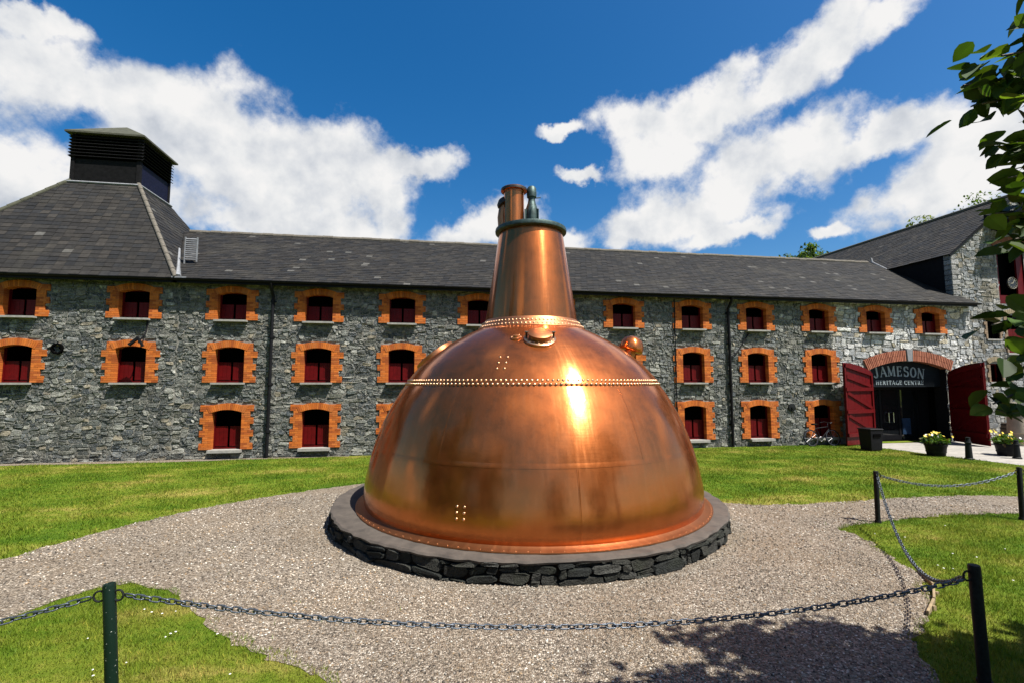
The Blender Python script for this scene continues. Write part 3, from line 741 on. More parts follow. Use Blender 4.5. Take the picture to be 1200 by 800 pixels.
# entrance arch, keystone
def voussoirs():
    V, F, C = [], [], []; g = random.Random(9)
    A = math.asin(DHW / DRAD) + .04; nb = 52
    for ring in range(2):
        for k in range(nb):
            t0 = -A + 2 * A * k / nb; t1 = -A + 2 * A * (k + 1) / nb
            if abs((t0 + t1) / 2) < .16 / DRAD: continue
            ri, ro = DRAD + ring * .245 + .004, DRAD + ring * .245 + .24; b = len(V); e = .0028
            c = np.array(g.choice([(.40, .145, .085), (.35, .12, .07), (.45, .17, .10)])) * g.uniform(.85, 1.12); y0 = WY - .075 + g.uniform(-.004, .004)
            for y in (y0, WY + .25):
                for rr, t in ((ri, t0 + e), (ri, t1 - e), (ro, t1 - e), (ro, t0 + e)): V.append((DX + rr * math.sin(t), y, DCZ + rr * math.cos(t))); C.append(c)
            F.extend([(b, b + 1, b + 2, b + 3), (b, b + 4, b + 5, b + 1), (b + 1, b + 5, b + 6, b + 2), (b + 2, b + 6, b + 7, b + 3), (b + 3, b + 7, b + 4, b)])
    off = np.array(wloc(house))
    o = link('brick_arch', mesh_np('brick_arch', np.array(V) - off, np.array(F), np.array(C)), M['brick'], house, kind='stuff')
    t = .15 / DRAD; kv = []
    for y in (WY - .11, WY + .25):
        for rr, s in ((DRAD - .02, -t * .85), (DRAD - .02, t * .85), (DRAD + .53, t), (DRAD + .53, -t)): kv.append((DX + rr * math.sin(s), y, DCZ + rr * math.cos(s)))
    m = MB(); m.add(kv, [(0, 1, 2, 3), (0, 4, 5, 1), (1, 5, 6, 2), (2, 6, 7, 3), (3, 7, 4, 0)]); bevel(m.build('keystone', M['keystone'], house), .012)
voussoirs()
# jambs, the reveal's shade put into their dark colour, and the passage behind
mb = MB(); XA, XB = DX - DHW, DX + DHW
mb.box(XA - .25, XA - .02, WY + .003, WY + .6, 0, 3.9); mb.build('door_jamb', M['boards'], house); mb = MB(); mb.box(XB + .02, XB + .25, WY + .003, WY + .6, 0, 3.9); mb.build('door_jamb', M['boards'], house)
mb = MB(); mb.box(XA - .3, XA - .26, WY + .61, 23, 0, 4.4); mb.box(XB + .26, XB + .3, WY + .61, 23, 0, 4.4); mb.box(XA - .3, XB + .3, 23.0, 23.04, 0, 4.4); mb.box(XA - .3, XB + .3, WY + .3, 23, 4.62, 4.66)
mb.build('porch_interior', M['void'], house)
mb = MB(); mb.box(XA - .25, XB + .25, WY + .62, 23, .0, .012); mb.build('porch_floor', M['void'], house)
# sign board over the inner doors
SBY = WY + .30
arcpts = [(DX + (DRAD + .02) * math.sin(t), DCZ + (DRAD + .02) * math.cos(t)) for t in np.linspace(-1, 1, 25) * math.asin((DHW + .02) / (DRAD + .02))]
poly = [(XA - .02, 2.50), (XB + .02, 2.50)] + [p for p in arcpts[::-1]]
mb = MB(); n = len(poly); mb.add([(x, SBY, z) for x, z in poly] + [(x, SBY + .05, z) for x, z in poly], [tuple(range(n))] + [(k, n + k, n + (k + 1) % n, (k + 1) % n) for k in range(n)])
board = mb.build('sign_board', M['signboard'], house)
# lettering drawn stroke by stroke: (x0,z0,x1,z1,width)
T, B = .085, .19
def arc(cx, cz, rx, rz, a0, a1, n=9, w0=T, w1=B):
    P = [(cx + rx * math.cos(R(a0 + (a1 - a0) * k / n)), cz + rz * math.sin(R(a0 + (a1 - a0) * k / n))) for k in range(n + 1)]; out = []
    for k in range(n):
        am = R(a0 + (a1 - a0) * (k + .5) / n); out.append((*P[k], *P[k + 1], w0 + (w1 - w0) * abs(math.cos(am))))
    return out
def sv_(x, z0=0, z1=1, w=B): return [(x, z0, x, z1, w)]
def bar(x0, x1, z, w=T): return [(x0, z, x1, z, w)]
def serif(x, z, h=.17): return [(x - h, z, x + h, z, .06)]
GL = {'J': sv_(.5, .25, 1) + arc(.27, .25, .23, .25, 0, -170) + serif(.5, .97),
      'A': [(.08, 0, .48, 1, T), (.46, 1, .86, 0, B)] + bar(.22, .70, .33) + serif(.08, .03, .12) + serif(.86, .03, .16),
      'M': sv_(.12, 0, 1, T) + [(.12, 1, .5, .08, B), (.5, .08, .9, 1, T)] + sv_(.92, 0, 1, B) + serif(.12, .03, .12) + serif(.92, .03) + serif(.08, .97, .1) + serif(.96, .97, .1),
      'E': sv_(.24) + bar(.2, .74, .045) + bar(.2, .62, .52) + bar(.2, .74, .955) + [(.74, 0, .74, .25, .07), (.74, .75, .74, 1, .07), (.62, .42, .62, .62, .06)] + serif(.2, .97, .12) + serif(.2, .03, .12),
      'S': arc(.42, .74, .27, .24, 30, 255, 9) + arc(.42, .26, .29, .25, 90, -150, 9, T, B) + [(.68, .72, .68, .98, .06), (.12, .02, .12, .28, .06)],
      'O': arc(.48, .5, .36, .47, 0, 360, 18), 'N': sv_(.12, 0, 1, T) + [(.12, 1, .82, 0, B)] + sv_(.84, 0, 1, T) + serif(.12, .03, .12) + serif(.1, .97, .12) + serif(.84, .97, .14),
      'H': sv_(.18) + sv_(.78) + bar(.18, .78, .52) + serif(.18, .03) + serif(.18, .97) + serif(.78, .03) + serif(.78, .97),
      'R': sv_(.2) + arc(.42, .74, .26, .22, 90, -90, 7) + bar(.2, .42, .96) + bar(.2, .42, .52) + [(.44, .5, .80, 0, B)] + serif(.2, .03) + serif(.82, .03, .1) + serif(.16, .97, .12),
      'I': sv_(.3) + serif(.3, .03) + serif(.3, .97), 'T': sv_(.45) + bar(.06, .84, .955) + [(.06, .72, .06, 1, .06), (.84, .72, .84, 1, .06)] + serif(.45, .03),
      'G': arc(.5, .5, .36, .47, 45, 330, 15) + sv_(.80, .02, .42, B) + serif(.8, .42, .14), 'C': arc(.5, .5, .37, .47, 45, 315, 15) + [(.78, .68, .78, .96, .06)]}
GWID = {'J': .78, 'A': .98, 'M': 1.08, 'E': .88, 'S': .82, 'O': .98, 'N': 1.0, 'H': 1.0, 'R': .95, 'I': .62, 'T': .92, 'G': .98, 'C': .92}
def letters(text, cx, width, zf, h, y, gap=.12, spc=.6):
    tot = sum((spc if ch == ' ' else GWID[ch] + gap) for ch in text); sx = width / tot; x = cx - width / 2
    for ch in text:
        if ch == ' ': x += spc * sx; continue
        m = MB(); z0, slope = zf(x + GWID[ch] * sx / 2)
        for i, (a, b, c, d, w) in enumerate(GL[ch]):
            p, q = Vector((a * sx, 0, b * h)), Vector((c * sx, 0, d * h)); dr = (q - p); L = dr.length; dr.normalize(); nn = Vector((-dr.z, 0, dr.x)) * (w * .5 * (h * .35 + sx * .65))
            m.obox((p + q) / 2 + Vector((0, -.0004 * i, 0)), dr * (L / 2 + w * .12 * sx), (0, .008 + .0001 * i, 0), nn)
        rot = Matrix.Rotation(-math.atan(slope), 4, 'Y')
        m.v = [tuple(rot @ Vector(v) + Vector((x, y, z0))) for v in m.v]
        m.build('letter', M['letter'], board); x += (GWID[ch] + gap) * sx
SGX = 21.28
letters('JAMESON', SGX, 2.72, lambda x: (2.88 + .11 - .060 * (x - SGX) ** 2, -.12 * (x - SGX)), .46, SBY - .012)
letters('HERITAGE CENTRE', SGX + .0, 2.6, lambda x: (2.60, 0.0), .19, SBY - .012, .16, .55)
# inner glazed doors
GY = WY + 1.1
mb = MB()
for a, b in ((XA - .24, XA + .30), (20.95, 21.05), (21.98, 22.08), (XB - .3, XB + .24)): mb.box(a, b, GY, GY + .08, 0.013, 2.5)
mb.box(XA - .24, XB + .24, GY - .005, GY + .085, 2.36, 2.52); mb.box(20.95, 22.08, GY - .003, GY + .083, .013, .22)
inner = mb.build('glazed_doors', M['dark'], house)
mb = MB(); mb.box(XA + .3, XB - .3, GY + .03, GY + .045, .02, 2.36); mb.build('pane', M['glass'], inner)
for xx in (21.36, 21.62):
    mb = MB(); mb.tube([(xx, GY + .03, .82), (xx, GY - .07, .82), (xx, GY - .07, 1.28), (xx, GY + .03, 1.28)], .016, 8); mb.build('handle', M['chrome'], inner, 40)
mb = MB(); mb.box(22.15, 22.6, GY - .02, GY + .02, .25, 1.0); mb.build('poster', M['blue'], inner)
# swung-back door leaves with ledges and braces
def door_leaf(hx, ang, side, w, facing_shade):
    """hinge at hx; leaf swings out from the wall by ang; ledges on the face the courtyard sees"""
    ux = Vector((side * math.cos(ang), -math.sin(ang), 0)); nx = Vector((-math.sin(ang) * side, -math.cos(ang), 0))   # nx: outward visible face
    h = Vector((hx, WY - .09, .05)); zt = lambda s: DSPR - .1 + (DCR - DSPR) * (1 - (1 - s / w) ** 2) - .08
    leaf = None; n = 9
    for k in range(n):
        a, b = w * k / n + .003, w * (k + 1) / n - .003; m = MB(); d = nx * (.02 + .002 * (k % 2))
        P = [h + ux * a, h + ux * b]; zt0, zt1 = zt(a), zt(b)
        vs = []
        for s in (-1, 1):
            vs += [P[0] + d * s, P[1] + d * s, P[1] + d * s + Vector((0, 0, zt1)), P[0] + d * s + Vector((0, 0, zt0))]
        m.add(vs, [(0, 3, 2, 1), (4, 5, 6, 7), (0, 1, 5, 4), (1, 2, 6, 5), (2, 3, 7, 6), (3, 0, 4, 7)])
        if leaf is None: leaf = m.build('door_leaf', M['red'], house)
        else: m.build('board', M['red'], leaf)
    def beam(s0, z0, s1, z1, wd, t=.05):
        m = MB(); p, q = h + ux * s0 + Vector((0, 0, z0)), h + ux * s1 + Vector((0, 0, z1)); dr = q - p; L = dr.length; dr.normalize(); nn = nx.cross(dr).normalized()
        m.obox((p + q) / 2 + nx * (.024 + t / 2), dr * (L / 2), nx * (t / 2), nn * wd / 2); return m.build('brace', M['red'], leaf)
    Z = [.42, 1.40, 2.36]
    for z in Z: beam(.04, z, w - .04, z, .15, .075)
    beam(.10, zt(.1) - .16, w - .06, zt(w) - .12, .14, .07)
    tops = Z[1:] + [3.05]
    for z0, z1 in zip(Z, tops):
        if side < 0: beam(.16, z0 + .13, w - .16, z1 - .15, .13)
        else: beam(.16, z0 + .13, w - .16, z1 - .15, .13)
    beam(.05, .5, .05, zt(.05) - .1, .1, .045); beam(w - .06, .5, w - .06, zt(w) - .2, .1, .045)
    return leaf
door_leaf(19.36, R(17), -1, 2.1, False)
door_leaf(23.50, R(104), 1, 1.88, True)

# ---- kiln house
kiln = empty('kiln_house', (-13.46, WY, 0), 'square stone kiln house with steep hipped slate roof and black louvred cupola', 'building')
KX0, KX1, KB = -17.92, -9.0, 27.2
kw = wall_sheet('wall', KX0, KX1 - .001, 0, 6.55, holes(WIN_KILN), WY + .001, M['mortar'], kiln)
masonry(rubble(KX0, KX1, 0, 6.5, blocked_by(WIN_KILN), (.098, .064), .04, 4), fmap_front, pal_dark, M['stone'], kw, 200, weight=lambda s: .1 if sum(p[0] for p in s[0]) / 8 < -14.7 else 1)
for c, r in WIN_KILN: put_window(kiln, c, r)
mb = MB(); mb.add([(KX0, WY, 0), (KX0, KB, 0), (KX0, KB, 6.5), (KX0, WY, 6.5)], [(0, 1, 2, 3)]); mb.add([(KX0, KB, 0), (KX1, KB, 0), (KX1, KB, 6.5), (KX0, KB, 6.5)], [(0, 1, 2, 3)]); mb.build('side_wall', M['mortar'], kiln)
CX0, CX1, CY0, CY1, CZ = -14.73, -12.19, 21.72, 24.03, 10.88
A = [(KX0 - .1, EY, EAVE), (KX1 + .0, EY, EAVE), (KX1, KB, EAVE), (KX0 - .1, KB, EAVE)]; Bq = [(CX0, CY0, CZ), (CX1, CY0, CZ), (CX1, CY1, CZ), (CX0, CY1, CZ)]
mb = MB(); mb.add([(x, y, z - .005) for x, y, z in A + Bq], [(0, 1, 5, 4), (1, 2, 6, 5), (2, 3, 7, 6), (3, 0, 4, 7), (4, 5, 6, 7)])
kroof = mb.build('roof', M['boards'], kiln)
fv = Vector((0, CY0 - EY, CZ - EAVE)); fl = fv.length
slate_slope('front_slates', (0, EY, EAVE), (1, 0, 0), fv / fl, fl, lambda v: (A[0][0] + (CX0 - A[0][0]) * v / fl, KX1 + (CX1 - KX1) * v / fl), kroof, .30, .22, 5, 1.0)
rv = Vector((CX1 - KX1, 0, CZ - EAVE)); rl = rv.length
slate_slope('side_slates', (KX1, 0, EAVE), (0, 1, 0), rv / rl, rl, lambda v: (EY + (CY0 - EY) * v / rl, KB + (CY1 - KB) * v / rl), kroof, .30, .22, 6)
for a, b, mt in ((A[1], Bq[1], 'hip'), (A[0], Bq[0], 'moss')):
    a, b = Vector(a), Vector(b); nseg = 14
    for k in range(nseg):
        p, q = a.lerp(b, k / nseg), a.lerp(b, (k + 1.08) / nseg); m = MB(); m.tube([p + Vector((0, 0, .02)), q + Vector((0, 0, .0))], [.085, .082], 8); m.build('hip_tile', M[mt], kroof, 50)
mb = MB(); mb.box(KX0, KX1 + .02, EY + .04, EY + .09, EAVE - .16, EAVE - .012); mb.box(KX0, KX1, EY + .09, WY + .01, EAVE - .10, EAVE - .07); mb.build('fascia', M['dark'], kiln)
gutter(KX0, KX1 - .06, EY - .02, EAVE - .02, kiln)
# cupola
mb = MB(); mb.box(CX0 + .06, CX1 - .06, CY0 + .06, CY1 - .06, CZ - .3, 12.86); cup = mb.build('cupola', M['void'], kiln)
for k in range(7):      # vertical side: lapped boards below, louvres above
    z = CZ + .02 + k * .135
    for sx, (xx, s) in (('f', (CY0, -1)),):
        m = MB(); m.obox(((CX0 + CX1) / 2, CY0 + .03, z + .06), ((CX1 - CX0) / 2, 0, 0), (0, .014, -.002), (0, -.008, .068)); m.build('board', M['boards'], cup)
    m = MB(); m.obox((CX1 - .03, (CY0 + CY1) / 2, z + .06), (0, (CY1 - CY0) / 2, 0), (.014, 0, -.002), (.008, 0, .068)); m.build('board', M['blueboards'], cup)
for k in range(7):
    z = CZ + 1.03 + k * .135
    m = MB(); m.obox(((CX0 + CX1) / 2, CY0 - .02, z + .05), ((CX1 - CX0) / 2 + .09, 0, 0), (0, .075, .05), (0, -.008, .012)); m.build('louvre', M['boards'], cup)
    m = MB(); m.obox((CX1 + .02, (CY0 + CY1) / 2, z + .05), (0, (CY1 - CY0) / 2 + .05, 0), (.075, 0, -.05), (.008, 0, .012)); m.build('louvre', M['boards'], cup)
    m = MB(); m.obox((CX0 - .02, (CY0 + CY1) / 2, z + .05), (0, (CY1 - CY0) / 2 + .05, 0), (.075, 0, .05), (-.008, 0, .012)); m.build('louvre', M['boards'], cup)
for xx, yy in ((CX0 + .05, CY0 + .05), (CX1 - .05, CY0 + .05), (CX1 - .05, CY1 - .05)):
    m = MB(); m.box(xx - .07, xx + .07, yy - .07, yy + .07, CZ - .05, 12.9); m.build('corner_post', M['boards'], cup)
o = .2; mb = MB(); zt = 12.94; ap = ((CX0 + CX1) / 2, (CY0 + CY1) / 2, 13.88)
c4 = [(CX0 - o, CY0 - o), (CX1 + o, CY0 - o), (CX1 + o, CY1 + o), (CX0 - o, CY1 + o)]
mb.add([(x, y, zt) for x, y in c4] + [(x, y, zt - .07) for x, y in c4] + [ap], [(0, 1, 8), (1, 2, 8), (2, 3, 8), (3, 0, 8), (0, 4, 5, 1), (1, 5, 6, 2), (2, 6, 7, 3), (3, 7, 4, 0), (4, 7, 6, 5)])
mb.build('cupola_roof', M['moss'], cup)
mb = MB(); e = .06
mb.tube([(CX0 - .12, CY0 - .09, CZ - .06), (CX1 + .05, CY0 - .09, CZ - .06)], .05, 6); mb.tube([(CX1 + .09, CY0 - .07, CZ - .06), (CX1 + .09, CY1 + .05, CZ - .06)], .05, 6)
mb.build('flashing', M['lead'], kiln)
# valley lead and the small louvred vent beside the hip
mb = MB(); va, vb = Vector((KX1 + .06, EY + .02, EAVE + .04)), Vector((KX1 - .458 * 2.6, EY + 2.6, EAVE + .637 * 2.6 + .05)); mb.tube([va, va.lerp(vb, .3), vb], [.11, .06, .045], 6); mb.box(KX1 - .12, KX1 + .34, EY - .04, EY + .14, EAVE + .0, EAVE + .05); mb.build('valley_lead', M['lead'], kiln)
vent = MB(); vx, vy, vz = -9.34, 19.7, 7.14
vent.box(vx - .02, vx + .02, vy - .02, vy + .02, vz, vz + 1.05); vent.box(vx + .40, vx + .44, vy - .02, vy + .02, vz + .1, vz + 1.05)
vo = vent.build('roof_vent', M['lead'], kiln)
for k in range(11):
    m = MB(); m.obox((vx + .21, vy, vz + .2 + k * .078), (.19, 0, 0), (0, .02, .018), (0, -.004, .005)); m.build('slat', M['lead'], vo)
mb = MB(); mb.lathe([(.19, 0), (.19, .09), (.13, .09), (.13, -.04)], (-12.72, WY - .02, 3.85), 20, (0, -1, 0)); mb.lathe([(.14, .005), (.001, .005)], (-12.72, WY - .02, 3.85), 20, (0, -1, 0)); mb.build('round_vent', M['void'], kiln, 40)
mb = MB(); mb.tube([(-10.0, WY - .05, 4.55), (-9.92, WY - .35, 4.3), (-10.05, WY - .42, 4.05)], .025, 8); mb.tube([(-10.0, WY - .05, 4.55), (-10.0, WY - .05, 4.9)], .03, 8); mb.obox((-10.2, WY - .4, 4.1), (.13, 0, .12), (0, .05, 0), (.03, 0, -.03)); mb.obox((-10.0, WY - .4, 4.1), (.1, 0, -.16), (0, .04, 0), (.025, 0, .02)); mb.build('floodlight', M['dark'], kiln)

# ---- gable house
gab = empty('gable_house', (28.6, 19.2, 0), 'pale rubble stone gable house with hoist door, clock and steep slate roof', 'building')
GXA, GXB, GWY, GE, GAX, GAZ = 24.64, 32.56, 19.2, 8.87, 28.6, 11.97
OPEN = [(27.36, 29.0, 6.52, 9.15), (26.42, 27.14, 4.78, 5.68), (26.40, 27.10, 2.73, 3.60), (27.60, 28.9, 4.13, 5.95)]
def gblock(s, z):
    if z > GE + (GAZ - GE) * (1 - abs(s - GAX) / (GAX - GXA)) - .08: return True
    if s < X1 + .06 and z < 6.45: return True
    return any(a - .1 < s < b + .1 and c - .05 < z < d + .18 for a, b, c, d in OPEN)
mb = MB(); gw = wall_sheet('wall', GXA, GXB, 0, GE, OPEN[:1] + OPEN[1:], GWY, M['mortar'], gab)
# the triangle above the eaves, with the top of the hoist opening left out
mb = MB(); ht = 9.15; sl_ = (GAZ - GE) / (GAX - GXA)
mb.add([(GXA, GWY, GE), (27.36, GWY, GE), (27.36, GWY, GE + (27.36 - GXA) * sl_)], [(0, 1, 2)]); mb.add([(29.0, GWY, GE), (GXB, GWY, GE), (29.0, GWY, GE + (GXB - 29.0) * sl_)], [(0, 1, 2)])
mb.add([(27.36, GWY, ht), (29.0, GWY, ht), (29.0, GWY, GE + (GXB - 29.0) * sl_), (GAX, GWY, GAZ), (27.36, GWY, GE + (27.36 - GXA) * sl_)], [(0, 1, 2, 3, 4)]); mb.build('gable_wall', M['mortar'], gab)
masonry(rubble(GXA, GXB, 0, 11.9, gblock, (.135, .09), .05, 8), lambda s, z, o: (s, GWY - o, z), pal_mid, M['stone'], gw, 160, weight=lambda s: .1 if sum(p[0] for p in s[0]) / 8 > 29.2 else 1)
sidew = MB(); sidew.add([(GXA, GWY, 0), (GXA, 36, 0), (GXA, 36, GE), (GXA, GWY, GE)], [(0, 3, 2, 1)]); sidew.add([(GXB, GWY, 0), (GXB, 36, 0), (GXB, 36, GE), (GXB, GWY, GE)], [(0, 1, 2, 3)])
sidew.add([(GXA, 36, 0), (GXB, 36, 0), (GXB, 36, GE), (GAX, 36, GAZ), (GXA, 36, GE)], [(0, 1, 2, 3, 4)])
sw_o = sidew.build('side_wall', M['boards'], gab)  # stone side wall coloured near black for the shade on its left face
for yy0, dz in ((19.2, 0),):   # corner quoins
    for k in range(9):
        m = MB(); z0 = 6.6 + k * .25; L_ = .42 if k % 2 else .26; m.box(GXA - .035, GXA + L_, GWY - .06, GWY + .3, z0 + .01, z0 + .24); q = bevel(m.build('quoin', M['stone'], gw), .02)
        a_ = q.data.color_attributes.new('col', 'FLOAT_COLOR', 'POINT'); cc_ = random.uniform(.3, .48)
        a_.data.foreach_set('color', [v for _ in q.data.vertices for v in (cc_, cc_ * 1.0, cc_ * .98, 1)])
ov = .12; gy0 = GWY - .10
mb = MB(); lft = Vector((GXA - ov, 0, GE - ov * sl_)); 
mb.add([(lft.x, gy0, lft.z), (GAX, gy0, GAZ), (2 * GAX - lft.x, gy0, lft.z), (lft.x, 36.2, lft.z), (GAX, 36.2, GAZ), (2 * GAX - lft.x, 36.2, lft.z)], [(0, 1, 4, 3), (1, 2, 5, 4)])
mb.v = [(x, y, z + .06) for x, y, z in mb.v]
groof = mb.build('roof', M['boards'], gab)
gv = Vector((GAX - lft.x, 0, GAZ - lft.z)); gl = gv.length
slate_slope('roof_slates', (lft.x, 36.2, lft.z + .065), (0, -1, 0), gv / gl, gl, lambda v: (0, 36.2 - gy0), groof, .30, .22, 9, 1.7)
gv2 = Vector((-(GAX - lft.x), 0, GAZ - lft.z))
slate_slope('far_slates', (2 * GAX - lft.x, gy0, lft.z + .065), (0, 1, 0), gv2 / gl, gl, lambda v: (0, 36.2 - gy0), groof, .30, .22, 10)
mb = MB(); mb.obox((lft.x * .5 + GAX * .5, gy0 + .02, (lft.z + GAZ) / 2 + .0), tuple(gv / 2), (0, .03, 0), tuple(Vector((-gv.z, 0, gv.x)).normalized() * .05)); mb.build('verge_board', M['dark'], groof)
y = 19.2
while y < 36: link('ridge_tile', rt_me, None, groof, Vector((GAX, y, GAZ + .07)) - wloc(gab)).rotation_euler = (0, 0, R(90)); y += .44
mb = MB(); mb.tube([(GXA - .05, GWY - .08, 6.45 + .04), (GXA - .05, RIDGE_Y, RIDGE_Z + .06)], .05, 6); mb.tube([(GXA - .03, RIDGE_Y - .05, RIDGE_Z + .02), (GXA - .03, RIDGE_Y + .02, RIDGE_Z + .28)], .05, 6); mb.build('flashing', M['lead'], gab)
# hoist opening: red doors, lintel, brick arch, clock
def opening_back(a, b, c, d, mat='void', name='door_recess', dep=.35):
    m = MB(); y0, y1 = GWY + .0, GWY + dep
    m.add([(a, y0, c), (b, y0, c), (b, y0, d), (a, y0, d), (a, y1, c), (b, y1, c), (b, y1, d), (a, y1, d)], [(4, 5, 6, 7), (0, 4, 7, 3), (1, 2, 6, 5), (3, 7, 6, 2), (0, 1, 5, 4)]); return m.build(name, M[mat], gab)
rec = opening_back(*OPEN[0], dep=.5)
m = MB(); m.box(27.38, 27.50, GWY + .05, GWY + .15, 6.53, 9.13); m.box(28.86, 28.98, GWY + .05, GWY + .15, 6.53, 9.13); m.box(27.5, 28.86, GWY + .05, GWY + .14, 6.53, 6.95); m.box(28.60, 28.86, GWY + .05, GWY + .13, 6.95, 9.1); m.build('hoist_door', M['red'], gab)
m = MB(); m.box(27.2, 29.16, GWY - .09, GWY + .2, 9.16, 9.40); bevel(m.build('lintel', M['sill'], gab), .015)
def small_arch(cx, hw, z, rise, th, nb, c0):
    V, F, C = [], [], []; g = random.Random(int(cx * 10)); rad = (hw * hw + rise * rise) / (2 * rise); cz = z + rise - rad; A_ = math.asin(hw / rad) + .03
    for k in range(nb):
        t0 = -A_ + 2 * A_ * k / nb + .004; t1 = -A_ + 2 * A_ * (k + 1) / nb - .004; b = len(V); c = np.array(c0) * g.uniform(.75, 1.15)
        for yy in (GWY - .07, GWY + .1):
            for rr, t in ((rad, t0), (rad, t1), (rad + th, t1), (rad + th, t0)): V.append((cx + rr * math.sin(t), yy, cz + rr * math.cos(t))); C.append(c)
        F.extend([(b, b + 1, b + 2, b + 3), (b, b + 4, b + 5, b + 1), (b + 1, b + 5, b + 6, b + 2), (b + 2, b + 6, b + 7, b + 3), (b + 3, b + 7, b + 4, b)])
    link('brick_arch', mesh_np('brick_arch', np.array(V) - np.array(wloc(gab)), np.array(F), np.array(C)), M['brick'], gab, kind='stuff')
small_arch(28.18, .98, 9.41, .22, .24, 26, (.30, .12, .07))
for (a, b, c, d), tan in ((OPEN[1], 1), (OPEN[2], 1), (OPEN[3], 1)):
    small_arch((a + b) / 2, (b - a) / 2 + .04, d + .0, .12, .22, 14, (.30, .24, .15))
    mbj = MB(); V, F, C = [], [], []
    for k in range(int((d - c) / .075)):
        for s in (-1, 1):
            x_in = a if s < 0 else b; wv = .10 + .08 * ((k // 3) % 2); x0_, x1_ = (x_in - wv, x_in) if s < 0 else (x_in, x_in + wv); bI = len(V); cc_ = np.array((.28, .20, .13)) * random.uniform(.75, 1.15)
            for yy in (GWY - .06, GWY + .1):
                for q in ((x0_, c + k * .075 + .003), (x1_, c + k * .075 + .003), (x1_, c + k * .075 + .072), (x0_, c + k * .075 + .072)): V.append((q[0], yy, q[1])); C.append(cc_)
            F.extend([(bI, bI + 1, bI + 2, bI + 3), (bI, bI + 4, bI + 5, bI + 1), (bI + 1, bI + 5, bI + 6, bI + 2), (bI + 2, bI + 6, bI + 7, bI + 3), (bI + 3, bI + 7, bI + 4, bI)])
    link('brick_jamb', mesh_np('brick_jamb', np.array(V) - np.array(wloc(gab)), np.array(F), np.array(C)), M['brick'], gab, kind='stuff')
for i, (a, b, c, d) in enumerate(OPEN[1:3]):
    opening_back(a, b, c, d, dep=.3)
    m = MB(); 
    for x0_, x1_, z0_, z1_ in ((a + .005, a + .05, c + .005, d), (b - .05, b - .005, c + .005, d), (a + .05, b - .05, c + .005, c + .06), (a + .05, b - .05, d - .05, d), ((a + b) / 2 - .02, (a + b) / 2 + .02, c + .06, d - .05)): m.box(x0_, x1_, GWY + .2, GWY + .25, z0_, z1_)
    w_ = m.build('window', M['dark'] if i == 0 else M['red'], gab)
    m = MB(); m.box(a - .05, b + .05, GWY - .08, GWY + .19, c - .07, c - .003); m.build('sill', M['sill'], w_)
opening_back(*OPEN[3], dep=.4)
a, b, c, d = OPEN[3]; rd = None
for k in range(5):
    m = MB(); m.box(a + .03 + k * .245, a + .27 + k * .245, GWY + .10 + .003 * (k % 2), GWY + .15, c + .01, c + 1.15)
    if rd is None: rd = m.build('half_door', M['red'], gab)
    else: m.build('board', M['red'], rd)
m = MB(); m.box(a - .1, b + .1, GWY - .09, GWY + .1, c - .09, c - .002); m.build('sill', M['sill'], rd)
# hoist canopy high on the gable
m = MB(); m.box(27.05, 29.6, GWY - 1.0, GWY + .05, 10.32, 10.42); can = m.build('hoist_canopy', M['boards'], gab)
m = MB(); m.add([(26.95, GWY - 1.08, 10.43), (29.7, GWY - 1.08, 10.43), (29.7, GWY + .1, 11.0), (26.95, GWY + .1, 11.0), (26.95, GWY + .1, 10.43), (29.7, GWY + .1, 10.43)], [(0, 1, 2, 3), (0, 3, 4), (1, 5, 2), (0, 4, 5, 1)]); m.build('canopy_roof', M['slate'], can)
for xx in (27.2, 29.45):
    m = MB(); m.obox((xx, GWY - .42, 10.0), (.05, 0, 0), (0, .42, .3), (0, -.03, .045)); m.build('bracket', M['boards'], can)
# clock
ck = empty('wall_clock', (28.19, GWY - .02, 7.56), 'round black clock with pale hands hung in the hoist door', 'clock')
m = MB(); m.lathe([(.30, 0), (.30, .06), (.27, .07), (.27, .05), (.001, .05)], (28.19, GWY + .04, 7.56), 32, (0, -1, 0)); m.build('dial', M['clock'], ck, 40)
m = MB(); pts = [(28.19 + .285 * math.cos(t), GWY - .03, 7.56 + .285 * math.sin(t)) for t in np.linspace(0, 2 * math.pi, 33)[:-1]]; m.tube(pts, .007, 6, closed=True); m.build('rim', M['gilt'], ck, 40)
for k in range(12):
    t = k * math.pi / 6; m = MB(); cpt = Vector((28.19 + .22 * math.cos(t), GWY - .022, 7.56 + .22 * math.sin(t))); dd = Vector((math.cos(t), 0, math.sin(t))); m.obox(cpt, dd * .03, (0, .004, 0), Vector((-dd.z, 0, dd.x)) * .009); m.build('hour_mark', M['gilt'], ck)
for t, L_ in ((R(55), .20), (R(190), .14)):
    m = MB(); dd = Vector((math.cos(t), 0, math.sin(t))); m.obox(Vector((28.19, GWY - .032 - L_ * .02, 7.56)) + dd * L_ * .4, dd * L_ * .6, (0, .003, 0), Vector((-dd.z, 0, dd.x)) * .014); m.build('hand', M['gilt'], ck)

